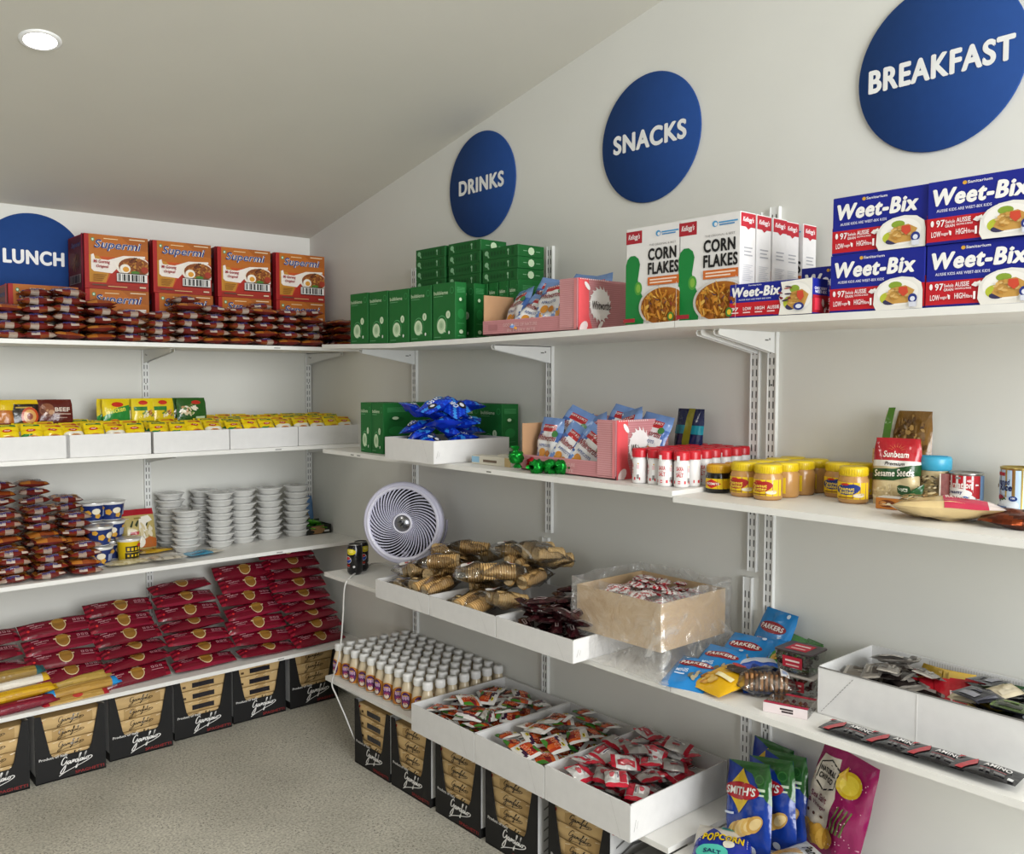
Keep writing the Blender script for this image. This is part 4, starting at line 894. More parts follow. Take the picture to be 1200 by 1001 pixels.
rl = [(89, 820, 'clear gold pasta pack with red ends at the shelf edge', ['#b08a45', '#c39d58'], '#a91f2c', lambda D: D.ell(.52, .5, .07, .25, '#c5403c'), .28, 0),
      (97, 806, 'gold pasta pack with bright blue ends', ['#a9813a', '#b88f45'], '#2a8fd0', lambda D: (D.rect(.2, .55, .6, .06, '#d6b878')), .30, 1),
      (94, 796, 'gold wrapped pasta pack lettered in dark print on top of the blue ended one', ['#a8893f', '#b7974a'], None, lambda D: (D.text('PASTA', .45, .44, .22, .2, '#4a3a1a', .02), D.rect(.1, .45, .16, .14, '#d8cfae')), .26, 2),
      (20, 828, 'dark red pasta pack at the left end of the lowest left shelf', ['#84142c', '#74102a'], None, lambda D: D.rect(.5, .5, .3, .06, '#d4a3aa'), .3, 3),
      (18, 814, 'yellow pasta pack lying on the dark red one', ['#d3a51c', '#c2921a'], None, None, .3, 4),
      (14, 802, 'white pasta pack with red spaghetti lettering', ['#d9d0c2', '#e3dccf'], '#d7aa2a', lambda D: D.text('SPAGHETTI', .42, .42, .40, .22, '#b8262b', .03), .29, 5),
      (10, 792, 'gold pasta pack with teal end, topmost of the left pile', ['#a07f3a', '#8d6f30'], '#20565a', None, .26, 6)]
for k, (px, py, lab, base, ends, dd, L, lv) in enumerate(rl):
    yy = -.452 if lv in (0, 3) else -.425 if lv in (1, 4) else -.385
    p = on_y(yy, px, py)
    thing('pasta_pack', lab, 'pasta pack', p, rot3(('X', 18), ('Y', -1.0), ('Z', 3)), 'assorted pasta packs at the left', roll('pasta_pack', L, .02, base, ends, dd, 40+k))
# ------------------------------------------------------------------ black cartons of kraft spaghetti packs on the floor
def black_carton(w, d, h):
    mb = MB(); t = .004; K = '#191818'
    mb.box(-w/2, w/2, 0, d, 0, t, K, 'card'); mb.box(-w/2, w/2, d-t, d, t, h, K, 'card')
    for x0, c in ((-w/2, '#b4b3b2'), (w/2-t, '#d2d1cf')):
        mb.box(x0, x0+t, .004, d, .035, h, c, 'card'); mb.box(x0, x0+t, .004, d, 0, .035, K, 'card')
    # front with a wide scooped opening
    def P2(pts): 
        n = len(pts); vs = [(-w/2+a*w, 0, b*h) for a, b in pts]+[(-w/2+a*w, t, b*h) for a, b in pts]
        mb.add(vs, [tuple(range(n)), tuple(range(2*n-1, n-1, -1))]+[(i, i+n, (i+1) % n+n, (i+1) % n) for i in range(n)], K, 'card')
    P2([(0, 0), (.265, 0), (.265, .35), (.235, .37), (.205, .43), (.09, 1), (0, 1)]); P2([(.735, 0), (1, 0), (1, 1), (.91, 1), (.795, .43), (.765, .37), (.735, .35)]); P2([(.265, 0), (.735, 0), (.735, .35), (.265, .35)])
    D = Print(mb, faces(w, d, h)['F']); D.text('Product of Italy', .05, .325, .40, .05, '#dfdcd8', .02); D.script(.36, .135, .40, .19, '#ece9e5', .0062, .97)
    D.text('SPAGHETTI', .55, .035, .42, .045, '#8f2a2a', .02)
    for fc, q in (('R', .2), ('L', .2)):
        Q = Print(mb, {k: v for k, v in faces(w, d, h).items()}[fc])
        for k in range(5): Q.poly([(.1, .22+.13*k), (.35, .30+.13*k), (.6, .27+.13*k), (.62, .29+.13*k), (.34, .335+.13*k), (.1, .24+.13*k)], '#6f6d6b')
        Q.ell(.12, .93, .08, .03, '#a32a33')
    return mb.mesh('display_carton')
BCW, BCD, BCH = .262, .30, .270
BC = Kind('display_carton', 'carton', [(None, black_carton(BCW, BCD, BCH))])
def kraft(v):
    mb = MB(); w, d, h = .238, .262, .0475
    S = lambda u, vv: Vector((-w/2+w*u, -.0+.006*math.cos(math.pi*(vv-.5))*-1-.004*noise.noise(Vector((u*6, vv*3, v))), h*vv))
    mb.box(-w/2, w/2, .004, d, 0, h, '#c4a26c', 'kraft')
    mb.grid(S, 14, 5, lambda a, b: '#cfae79' if (b*5+math.sin(a*5+v)*.4) % 1 > .15 else '#b59461', 'kraft')
    mb.grid(lambda a, b: Vector((-w/2+w*a, .004+(d-.004)*b, h+.003*math.sin(a*3.14))), 8, 2, '#c9a872', 'kraft')
    D = Print(mb, lambda a, b, k: S(a, b)+Vector((0, -k-.0012, 0)), 'film', .0004, 4)
    if v == 2: D.rect(.3, .25, .42, .45, '#26242a'); D.rect(.12, .3, .06, .2, '#5a4630')
    else: D.script(.32, .28, .36, .62, '#33271a', .0045, 5.0)
    D.rect(.02, .0, .96, .04, '#7a5c34'); D.ell(.06, .75, .02, .12, '#a33'); 
    for k in range(5): D.poly([(.05+.18*k, .9), (.13+.18*k, .98), (.14+.18*k, .96), (.06+.18*k, .86)], '#e6d3ad')
    return mb.mesh('spaghetti_bundle')
KB = [Kind('spaghetti_bundle', 'spaghetti bundle', [(None, kraft(v))]) for v in (1, 3, 2)]
def load(x, y, rz, tagx, pat, grp):
    BC.put(f'black carton of kraft spaghetti, {tagx}', (x, y, 0.0005), rz, grp)
    c, s = math.cos(rz), math.sin(rz)
    for k in range(5):
        dx, dy = RND.uniform(-.002, .002), .0155
        KB[2 if pat == 2 and k in (2, 3, 4) else (k+pat) % 2].put(f'kraft spaghetti bundle, {tagx}, {level(k, 5)}', (x+c*dx-s*dy, y+s*dx+c*dy, .0055+.0505*k), rz, 'kraft spaghetti bundles')
lx = [(-20, 938, 36, 925), (40, 924, 126, 897.5), (127, 897, 204, 870.7), (206, 870, 271, 851), (273, 850, 335, 832), (337, 832, 396, 815)]
for i, (xa, ya, xb, yb) in enumerate(lx):
    a, b = on_z(0, xa, ya), on_z(0, xb, yb); cx = (a.x+b.x)/2 if i else b.x-BCW/2
    load(cx, (a.y+b.y)/2 if i < 4 else -.375, 0, f'{ORD[i]} carton from the left under the left shelves', (0, 0, 0, 2, 2, 1)[i], 'black cartons under the left shelves')
for i, (xa, xb) in enumerate(((416, 457), (460, 503), (512, 561), (572, 626), (643, 714))):
    cy = (on_x(-.405, xa, 930).y+on_x(-.405, xb, 930).y)/2
    load(-.405, cy, RZ, f'{ORD[i]} carton from the corner under the right shelves', (2, 1, 0, 1, 1)[i], 'black cartons under the right shelves')
for k in range(15):
    mb = MB(); mb.box(-.11, .11, 0, .30, 0, .012, '#a9a7a2' if k % 2 else '#8d8b86', 'card'); mb.box(-.11, .11, -.0008, 0, .003, .0085, '#55534f', 'matte')
    thing('flattened_carton', f'grey flattened carton in the pile under the lowest right shelf, {level(k, 15)}', 'flattened carton', (-.40+RND.uniform(-.008, .006), -2.67+RND.uniform(-.006, .006), .0005+.0125*k), RZ, 'flattened cartons in a pile', mb.mesh('flattened_carton'))
# ------------------------------------------------------------------ right wall, second shelf
z2, z2b, zs3, zs4, zs5 = top(2, -1), top(2, -3), top(3, -1), top(4, -1), top(4, -3)
FACE_R = ('Z', -90)
def upright_rot(lean=80, turn=0, roll=0): return rot3(('Z', 90), ('X', lean), ('Y', roll), ('Z', -90+turn))
def yat(x, px, py): return on_x(x, px, py).y
GQ = Kind('drink_box', 'box', [(None, cup_box(.134, .085, .203))])
GS = Kind('drink_box', 'box', [(None, cup_box(.082, .13, .203))])
for k in range(2):
    GS.put(f'green drink carton, {["left", "right"][k]} one of the pair nearest the corner, second right shelf', (-.37, -1.075-.045-.0865*k-.02, z2+.001), RZ, 'green drink boxes on the second shelf')
for k in range(2):
    GQ.put(f'green drink carton behind the blue packet tray, {["first", "second"][k]} facing the doorway', (-.165+.1375*k-.005, -1.262, z2+.001), 0, 'green drink boxes on the second shelf')
for k in range(3):
    GQ.put(f'green drink carton against the wall, second right shelf, {ORD[k]} from left', (-.105, -1.345-.1355*k, z2+.001), RZ, 'green drink boxes on the second shelf')
# overhanging white tray of blue biscuit packets
def heap(w, d, z0, n, kinds, lab, group, org, rz, tilt=18, mound=.03, seed=1, tries=7, sink=.002):
    # fills a tray floor w x d; org = middle of its front edge, local y runs inwards; each packet takes the lowest of a few poses
    r = random.Random(seed); dr = Drop(-w/2, w/2, 0, d, z0); cosr, sinr = math.cos(rz), math.sin(rz); Rz = Matrix.Rotation(rz, 3, 'Z')
    for i in range(n):
        kk = r.choice(kinds); P = proxy(kk); best = None
        for _ in range(tries):
            M = rot3(('X', r.uniform(-tilt, tilt)), ('Y', r.uniform(-tilt, tilt)), ('Z', r.uniform(0, 360))); pts = [M @ p for p in P]
            ax, bx = min(p.x for p in pts), max(p.x for p in pts); ay, by_ = min(p.y for p in pts), max(p.y for p in pts)
            x = r.uniform(-w/2-ax, max(-w/2-ax, w/2-bx)); y = r.uniform(-ay, max(-ay, d-by_))
            z = dr.rest(pts, x, y); cost = z+mound*((x/(w/2))**2+(y/(d/2)-1)**2)
            if best is None or cost < best[0]: best = (cost, x, y, z, M, pts)
        _, x, y, z, M, pts = best; z = max(z-sink, z0-min(p.z for p in pts)); dr.fix(pts, x, y, z)
        kk.put(lab(i, kk), (org[0]+cosr*x-sinr*y, org[1]+sinr*x+cosr*y, z), Rz @ M, group)
def oreo(seed):
    def colr(u, v): return ['#1038c4', '#1c55d8', '#0d2aa0', '#2f86dc'][int(abs(3.2*math.sin(u*5+v*4+seed)))]
    def deco(D): D.text('OREO', .25, .34, .48, .26, '#e4ebf6', .05, .1); D.ell(.72, .74, .14, .17, '#23232b'); D.ell(.72, .74, .07, .09, '#e4e4e8'); D.ell(.2, .25, .12, .16, '#4aa8e4')
    return packet_mesh('biscuit_packet', .13, .085, .04, colr, '#0d2fb0', seed, 16, 12, 'film', deco, wob=.24)
OR = [Kind('biscuit_packet', 'biscuit packet', [(None, oreo(s))]) for s in (1, 2, 3)]
yo0, yo1 = yat(-.47, 451, 541), yat(-.45, 513, 545); wo = yo0-yo1
TO = Kind('cardboard_tray', 'tray', [(None, tray_mesh(wo, .35, .082))])
TO.put('white card tray of blue biscuit packets overhanging the second right shelf', (-.468, (yo0+yo1)/2, z2+.0008), RZ)
heap(wo-.014, .34, z2+.02, 20, OR, lambda i, k: 'blue cream biscuit packet in the overhanging white tray', 'blue biscuit packets', (-.463, (yo0+yo1)/2), RZ, 26, .012, 4, 9, .012)
# cream carton and sweets
def long_box(w, d, h, col, dd=None, name='snack_box'):
    mb, P = carton(w, d, h, col); dd and dd(P); return mb.mesh(name)
thing('snack_box', 'long cream snack box lying beside the blue packet tray', 'box', (-.335, -1.895, z2+.001), RZ+.05, None, long_box(.20, .05, .03, '#cfc9b8', lambda P: (P['F'].rect(0, .2, .2, .7, '#8db6cf'), P['F'].rect(.3, .3, .35, .3, '#6a5a4a'), P['F'].rect(.85, 0, .15, 1, '#b8a070'), P['T'].rect(.3, .2, .4, .5, '#e3decf'))))
thing('snack_box', 'long cream snack box nearer the wall behind the other one', 'box', (-.25, -1.93, z2+.001), RZ+.08, None, long_box(.18, .05, .03, '#d6d0c0', lambda P: P['T'].rect(.1, .2, .3, .5, '#b9ae98')))
thing('snack_box', 'small dark red box against the rear edge of the lower pink carton', 'box', (-.12, -2.0, z2+.001), RZ, None, long_box(.05, .05, .075, '#8e1a26'))
def sweet(col):
    mb = MB()
    def S(u, v):
        a = 2*math.pi*v; t = 2*u-1; core = max(0, 1-abs(t/.55)**4) if abs(t) < .55 else 0
        r = .006+.017*core**.4 if abs(t) < .55 else .006+.010*(abs(t)-.55)/.45
        r *= 1+.14*math.sin(a*7+t*9); fl = 1 if abs(t) < .6 else .5
        return Vector((.036*t, r*math.cos(a)*(1 if abs(t) < .6 else 1), r*math.sin(a)*fl))
    mb.grid(S, 22, 24, col, 'foil'); return mb.mesh('wrapped_sweet')
SWG, SWR = Kind('wrapped_sweet', 'sweet', [(None, sweet('#0d8a2c'))]), Kind('wrapped_sweet', 'sweet', [(None, sweet('#c01e2c'))])
for q, (px, x, k, rot, lab) in enumerate(((605, -.38, SWG, (0, 75, 20), 'green foil wrapped sweet standing upright beside the cream box'), (625, -.33, SWR, (0, 0, 40), 'red foil wrapped sweet behind the green ones'), (629, -.385, SWG, (0, 0, 10), 'green foil wrapped sweet lying in front of the red one'), (645, -.36, SWG, (0, 0, 70), 'green foil wrapped sweet, middle of the row before the pink carton'), (658, -.34, SWG, (0, 0, 110), 'green foil wrapped sweet nearest the pink carton logo end'))):
    k.put(lab, (x, yat(x, px, 550), z2+(.022 if q else .045)), tuple(math.radians(a) for a in rot), 'foil wrapped sweets')
# lower pink display carton
y0b, y1b = yat(-.34, 611, 531), yat(-.34, 722, 556); hB = .178
DC2 = Kind('display_carton', 'carton', [(None, display_carton(y0b-y1b, .24, hB, .05))])
DC2.put('pink open display carton with white leaf mark on the second right shelf', (-.34, (y0b+y1b)/2, z2+.001), RZ)
for k, (s, dx, z, lean, yawd, roll) in enumerate(((.085, .05, .095, 78, -4, 2), (.185, .045, .078, 70, 0, 28), (.265, .05, .075, 72, 6, 32), (.13, .11, .13, 60, 10, 22), (.22, .12, .11, 66, -8, -18), (.10, .17, .105, 72, 0, -6), (.30, .15, .14, 64, 6, 12), (.36, .13, .13, 70, -10, -14), (.42, .16, .12, 64, 5, 10))):
    AP[k % 3].put(['apricot pouch upright at the left end of the lower pink carton, label facing front', 'apricot pouch tilted right beside the upright one in the lower pink carton', 'apricot pouch tilted right against the tall end of the lower pink carton', 'blue pouch sticking up highest in the lower pink carton', 'blue pouch leaning left in the middle of the lower pink carton', 'blue pouch at the rear left of the lower pink carton', 'dark blue pouch corner rising above the logo end of the lower pink carton', 'blue pouch just over the logo end of the lower pink carton', 'blue pouch at the rear right of the lower pink carton'][k], (-.34+dx, y0b-s, z2+z), rot3(('Z', 90), ('X', lean), ('Z', -90+yawd), ('X', roll)), 'blue fruit pouches in the lower pink carton')
thing('gift_pouch', 'navy pouch with gold ribbon stripe standing behind the salt shakers', 'pouch', (-.075, yat(-.075, 807, 500), z2+.105), upright_rot(84, -8), None, spice_pouch('gift_pouch', '#141d4a', lambda D: (D.rect(0, .62, 1, .13, '#1d8a9a'), D.rect(.45, .0, .24, 1, '#8a8424'), D.rect(.4, .18, .34, .1, '#cbbd62')), .21, .12, .04, 51))
# salt shakers
def salt_parts():
    mb = MB(); mb.lathe([(.0005, .0), (.019, .0), (.0215, .004), (.0215, .066), (.0195, .074), (.0185, .078)], '#e9e6e4', 'plastic', 22, cap=False)
    D = Print(mb, cyl_map(.0216, .008, .058, -175, 5), 'plastic', .0002, 4)
    D.text('SAXA', .38, .66, .30, .2, '#c9232d', .03); D.text('SALT', .38, .36, .30, .2, '#c9232d', .03); D.rect(.0, .04, 1, .14, '#cf2430'); D.rect(.42, .08, .2, .05, '#f2d9d9'); D.text('table', .46, .58, .14, .05, '#c9232d')
    D.rect(.84, .18, .15, .8, '#f2efee'); D.bars(.86, .1, .1, .22, n=6, back=None); D.rect(.86, .6, .1, .2, '#e8c6c8'); D.ell(.92, .86, .025, .04, '#d9a53a')
    body = mb.mesh('shaker_body'); mb = MB(); mb.lathe([(.0225, .076), (.0225, .095), (.020, .101), (.0005, .1015)], '#c41a28', 'plastic', 22, cap=False)
    mb.box(-.004, .004, -.0232, -.0215, .07, .088, '#ecebe8', 'plastic'); return [('shaker_body', body), ('cap', mb.mesh('cap'), (0, 0, 0), (0, 0, 0), 'red cap')]
SA = Kind('salt_shaker', 'salt shaker', salt_parts())
for c in range(4):
    for r_ in range(7):
        x = -.335+.0475*r_+(.012 if c % 2 else 0); y = -2.572-.0475*c-(.003*r_ % .008)
        SA.put(f'white salt shaker with red cap, {ORD[c]} column from the pink carton, {ORD[r_]} from shelf edge', (x, y, z2+.0005), RZ+RND.choice((.0, .25, -.4, 2.2, -.9, .1)), 'salt shakers')
# yeast spread and peanut butter jars
def spread_parts(kind):
    dark = kind == 'v'; r, h = (.034, .078) if dark else (.0375, .092); hb = h-.024
    mb = MB(); c = '#17100b' if dark else '#b98a50'
    mb.lathe([(.0005, .001), (r-.004, .0), (r, .006), (r, hb-.01), (r-.004, hb), (r-.005, hb+.004)], c, 'gloss', 28, cap=False)
    body = mb.mesh('jar'); mb = MB()
    D = Print(mb, cyl_map(r+.0006, .012, hb-.026, -160, 0), 'card', .0002, 6)
    D.rect(0, 0, 1, 1, '#e8c31c')
    if dark: D.poly([(.14, .5), (.42, .95), (.70, .5), (.42, .05)], '#c02424'); D.text('VEGEMITE', .2, .38, .44, .24, '#f2ead8', .04); D.rect(.74, .1, .2, .7, '#dba91a')
    else:
        a = '#a5241f' if kind == 'p' else '#23367f'
        D.ell(.42, .55, .30, .30, a, 24); D.ell(.58, .66, .18, .24, a, 20); D.text('Peanut', .2, .52, .42, .2, '#f0d44a', .03, .1); D.text('Butter', .24, .32, .38, .2, '#f0d44a', .03, .1); D.ell(.4, .88, .1, .07, '#c0321f'); D.ell(.72, .22, .13, .11, '#e8dcc4'); D.ell(.78, .3, .08, .07, '#cdb489'); D.rect(.2, .06, .4, .07, '#8a5a1c')
    lb = mb.mesh('wrap_label'); mb = MB(); rl_ = r*.93
    mb.lathe([(rl_-.002, hb+.001), (rl_, hb+.002), (rl_, h-.003), (rl_-.003, h), (.0005, h)], '#e3c41b' if not dark else '#d9a516', 'plastic', 36, cap=False)
    for k in range(36): a = 2*math.pi*k/36; mb.box(-.0008, .0008, rl_-.0005, rl_+.0008, hb+.004, h-.005, '#d6b617' if not dark else '#cc9a14', 'plastic', Matrix.Rotation(a, 4, 'Z'))
    return [('jar', body), ('wrap_label', lb), ('lid', mb.mesh('lid'), (0, 0, 0), (0, 0, 0), 'yellow lid')]
VG, PB, PBB = Kind('spread_jar', 'jar', spread_parts('v')), Kind('spread_jar', 'jar', spread_parts('p')), Kind('spread_jar', 'jar', spread_parts('b'))
jit = lambda a=.003: RND.uniform(-a, a)
yv = yat(-.27, 901, 581)
for r_ in range(4):
    x = -.275+.0785*r_
    PB.put(f'red label peanut butter jar, right column of jars, {ORD[r_]} from shelf edge', (x+jit(), yv, z2b+.0005), RZ+(0 if r_ == 0 else -.95), 'peanut butter jars')
    PB.put(f'red label peanut butter jar, middle column of jars, {ORD[r_]} from shelf edge', (x+.012+jit(), yv+.0785, z2b+.0005), RZ+jit(.1), 'peanut butter jars')
yvv = yat(-.25, 843, 571)
for r_ in range(4):
    VG.put(f'dark yeast spread jar with yellow lid beside the salt shakers, {ORD[r_]} from the shelf edge', (-.255+.0735*r_, yvv-.006*r_, z2b+.0005), RZ+jit(.2)-.15*(r_ > 0), 'dark spread jars')
for q, (px, x, lab) in enumerate(((1000, -.165, 'peanut butter jar with blue label standing alone beside the seed pouch'), (983, -.085, 'peanut butter jar with blue label behind the lone one'), (1008, -.06, 'peanut butter jar at the back, mostly hidden by the seed pouch'))):
    PBB.put(lab, (x, yat(x, px, 572), z2b+.0005), RZ+.05, 'blue label jars')
# seed pouch, muesli pouch, bar box, spice jar, tins, bags
def d_sesame(D):
    D.rect(0, .66, 1, .34, '#b5202a'); D.rect(0, .57, 1, .09, '#e6e2da'); D.text('Premium', .3, .585, .42, .055, '#3a3530', .02, .25)
    D.poly([(0, .36), (0, .53), (.5, .54), (1, .62), (1, .46), (.5, .37)], '#1f4a22'); D.text('Sesame Seeds', .08, .415, .82, .10, '#efe9dc', .03, .2, 2)
    D.text('Sunbeam', .26, .70, .52, .095, '#f1e6dc', .03)
    for k in range(7):
        a = math.radians(20+140*k/6); D.poly([(.52+.1*math.cos(a+.05), .80+.05*math.sin(a+.05)), (.52+.1*math.cos(a-.05), .80+.05*math.sin(a-.05)), (.52+.24*math.cos(a), .80+.12*math.sin(a))], '#d98a4a')
    D.food(.42, .19, .36, .14, ['#d9c79c', '#cbb786', '#e4d5b0'], 60, 3, .1); D.poly([(.38, 0), (.95, .0), (.98, .34)], '#23552a'); D.ell(.74, .26, .12, .075, '#1b4320'); D.text('100', .68, .25, .12, .04, '#dfe8d2', .02); D.ell(.72, .08, .06, .03, '#6f9a62')
def seed_col(u, v): return '#d3c093'
sp_ = thing('seed_pouch', 'red and green sesame seed pouch standing by the peanut butter jars', 'pouch', (-.12, yat(-.12, 1051, 545), z2b+.083), upright_rot(83, 10), None, spice_pouch('seed_pouch', '#d3c093', d_sesame, .168, .112, .05, 61))
thing('muesli_pouch', 'brown and white pouch with green strip behind the seed pouch', 'pouch', (-.045, yat(-.045, 1062, 530), z2b+.116), upright_rot(86, -3), None, spice_pouch('muesli_pouch', '#d9d2c4', lambda D: (D.poly([(.22, .35), (.3, 1), (1, 1), (1, .5), (.6, .3)], '#7d5a2a'), D.food(.64, .70, .34, .28, ['#8f6a34', '#6d4c22', '#a98347', '#57391a'], 90, 5, .12), D.rect(.16, .55, .14, .45, '#4b7a22'), D.food(.1, .45, .1, .15, ['#a9783a', '#d8a95a'], 8, 2, .4), D.ell(.8, .3, .12, .1, '#d9c34a')), .235, .13, .045, 62))
thing('bar_box', 'orange and brown snack bar box lying in front of the seed pouch', 'box', (-.215, yat(-.215, 1057, 590), z2b+.001), RZ+.12, None, long_box(.125, .06, .026, '#b9712c', lambda P: (P['F'].ell(.22, .5, .16, .35, '#6a3514'), P['F'].food(.2, .5, .14, .3, ['#e4d5b0', '#c98a4a'], 8, 2, .4), P['F'].rect(.45, .62, .32, .18, '#3a1a0a'), P['F'].rect(.45, .25, .5, .16, '#d9953c'), P['T'].rect(0, .1, .5, .8, '#d5cfc4'), P['T'].rect(.5, .1, .5, .8, '#c9c3b6')), 'bar_box'))
def shaker_jar():
    mb = MB(); mb.lathe([(.0005, .001), (.030, .0), (.033, .004), (.0345, .09)], '#c8b58c', 'gloss', 26, cap=False)
    D = Print(mb, cyl_map(.0346, .004, .084, -180, 0), 'food', .0003, 4, clip=False); r = random.Random(4)
    for _ in range(150): D.ell(r.uniform(.05, .60), r.uniform(.02, .88), .022, .034, r.choice(['#57482a', '#8d7a4a', '#d9c79c', '#3f3522', '#b39a63']), 7, rot=r.uniform(0, 180))
    D.rect(.62, .0, .4, .98, '#7d3a31'); D.rect(.60, 0, .02, .98, '#d9cdbb')
    j = mb.mesh('jar'); mb = MB(); mb.lathe([(.034, .09), (.0385, .093), (.039, .118), (.036, .124), (.0005, .125)], '#3fa3c4', 'plastic', 30, cap=False); mb.box(-.03, .03, -.02, -.018, .1245, .127, '#2f8fb2', 'plastic')
    return [('jar', j), ('lid', mb.mesh('lid'), (0, 0, 0), (0, 0, 0), 'light blue lid')]
Kind('seasoning_jar', 'jar', shaker_jar()).put('clear seed jar with light blue lid between the seed pouch and the tin', (-.075, yat(-.075, 1095, 570), z2b+.0005), RZ+.3)
def tin(r, h, dd, rimc='#b9b9b6'):
    mb = MB(); mb.lathe([(.0005, .002), (r-.002, .002), (r, 0), (r, .003), (r-.001, .005), (r-.001, h-.005), (r, h-.003), (r, h), (r-.003, h), (r-.003, h-.004), (.0005, h-.0045)], rimc, 'metal', 36, cap=False)
    body = mb.mesh('can'); mb = MB(); D = Print(mb, cyl_map(r-.0004, .006, h-.012, -180, 10), 'card', .0002, 7); dd(D); return [('can', body), ('wrap_label', mb.mesh('wrap_label'))]
def d_carn(D):
    D.rect(0, 0, 1, 1, '#e4e3e1'); D.rect(.0, .56, .86, .44, '#b5202a'); D.poly([(.55, .56), (.80, .30), (.86, .3), (.86, .6)], '#b5202a'); D.text('Carnation', .20, .62, .50, .20, '#f2e9e2', .04, .12); D.ell(.36, .46, .34, .16, '#ece9e4'); D.text('Creamy', .22, .40, .32, .14, '#23306a', .04, .12, 3); D.ell(.40, .2, .12, .1, '#8a9a3a'); D.ell(.35, .12, .14, .07, '#d9c45a'); D.ell(.58, .28, .07, .1, '#2a52a0'); D.text('25', .55, .25, .06, .07, '#e6ecf5', .02); D.rect(.86, 0, .14, 1, '#7fa5d6'); D.rect(.4, .9, .1, .06, '#8b8b8b'); D.ell(.66, .85, .06, .04, '#e5b6b8'); D.rect(.75, .70, .06, .05, '#f0e6e6')
def d_rice(D):
    D.rect(0, 0, 1, 1, '#b9d0e6'); D.ell(.3, .2, .3, .18, '#dfe7ee'); D.rect(.12, .86, .22, .08, '#b02a33'); D.text('Creamed', .08, .66, .36, .13, '#23306a', .03, .15); D.text('Rice', .22, .52, .26, .16, '#1d2a5e', .05, .15); D.food(.28, .35, .12, .08, ['#8a2a3a', '#3f6a2e', '#2e2440', '#b04455'], 14, 2, .4); D.ell(.5, .35, .07, .06, '#23407f'); D.text('100', .47, .34, .06, .04, '#fff', .02); D.rect(.1, .12, .3, .04, '#4a6a9a'); D.rect(.02, .02, .06, .14, '#23407f'); D.ell(.06, .6, .06, .05, '#8a6a3a')
Kind('food_tin', 'tin', tin(.0385, .09, d_carn)).put('red and white milk tin standing right of the blue lidded jar', (-.07, yat(-.07, 1132, 565), z2b+.0005), RZ)
Kind('food_tin', 'tin', tin(.0385, .112, d_rice, '#c9b26a')).put('tall pale blue creamed rice tin at the right edge of the picture', (-.075, yat(-.075, 1193, 575), z2b+.0005), RZ)
def d_sult(D): D.rect(.45, 0, .37, 1, '#b5304a'); D.rect(.82, 0, .18, 1, '#d9c9c4'); D.ell(.6, .5, .14, .22, '#7a2a2a'); D.text('SULTANAS', .47, .22, .2, .08, '#e9d9cc', .02); D.ell(.2, .45, .04, .06, '#7f8fb5'); D.food(.22, .5, .2, .4, ['#d6bf8e', '#c7ab74', '#e3d0a6', '#b89a62'], 40, 2, .16)
thing('dried_fruit_bag', 'clear and crimson dried fruit bag lying at the shelf edge', 'bag', (-.275, yat(-.275, 1110, 603), z2b+.026), rot3(('X', -8), ('Z', -62)), None, packet_mesh('dried_fruit_bag', .235, .13, .05, '#cdb482', '#cdb482', 71, 22, 16, 'film', d_sult, wob=.2, puff=.4))
thing('chocolate_wrapper', 'crumpled brown wrapper at the right edge on the second right shelf', 'wrapper', (-.27, yat(-.27, 1202, 618), z2b+.022), rot3(('X', 12), ('Z', -80)), None, packet_mesh('chocolate_wrapper', .17, .09, .03, lambda u, v: ['#6b2c12', '#843a18', '#55230e'][int(u*9+v*6) % 3], '#5a260f', 72, 18, 12, 'foil', wob=.4))
# ------------------------------------------------------------------ right wall, third shelf: fan, cans
fan_c = on_x(-.235, 475, 612)
to_cam = (CAM-fan_c).normalized()
axis = (to_cam - _r*.30 - _u*.14).normalized()
rf = .158; fs_ = 1.09
fan = thing('desk_fan', 'lilac white round desk fan with spiral grille standing on the third right shelf', 'fan', (fan_c.x, fan_c.y, zs3+.0005))
Fq = axis.to_track_quat('Z', 'Y').to_matrix().to_4x4(); Fl = Matrix.Translation(Vector((0, 0, fan_c.z-zs3)))@Fq@Matrix.Scale(1.08, 4)
LIL = '#cfcde0'
def fpart(name, mb, label=None): o = part(name, mb.mesh(name), fan, label=label); o.matrix_local = Fl; return o
mb = MB(); mb.lathe([(.03, -.135), (.075, -.13), (.115, -.10), (.14, -.055), (.152, -.01), (.157, .02), (.157, .03), (.150, .036), (.138, .034), (.136, .028), (.134, .0)], LIL, 'plastic', 64, cap=False); fpart('housing', mb)
mb = MB(); mb.lathe([(.0005, -.03), (.1345, -.03), (.1345, .026)], '#0d0d12', 'matte', 40, cap=False); fpart('motor_plate', mb, 'black interior behind the grille')
mb = MB()
for k in range(5):
    a0 = 2*math.pi*k/5
    mb.grid(lambda u, v: Vector(((.03+.095*u)*math.cos(a0+.9*v+.4*u), (.03+.095*u)*math.sin(a0+.9*v+.4*u), -.022+.022*v)), 8, 6, '#24242b', 'plastic')
fpart('blades', mb)
mb = MB(); NS = 42
for k in range(NS):
    a0 = 2*math.pi*k/NS; pa = []
    for q in range(13):
        t = q/12; r = .034+(.136-.034)*t; a = a0-1.25*t**.8; pa.append(Vector((r*math.cos(a), r*math.sin(a), .034-.010*(t-.5)**2*4*.6+.006)))
    n = len(pa); vs = []; w = .0017
    for q, p_ in enumerate(pa):
        tg = (pa[min(q+1, n-1)]-pa[max(q-1, 0)]).normalized(); sd = Vector((-tg.y, tg.x, 0))*(w*(.55+.6*q/12))
        vs += [p_+sd, p_-sd, p_-sd-Vector((0, 0, .010)), p_+sd-Vector((0, 0, .010))]
    fs = [(q*4+j, q*4+(j+1) % 4, q*4+4+(j+1) % 4, q*4+4+j) for q in range(n-1) for j in range(4)]
    mb.add(vs, fs, '#d6d4e8', 'plastic')
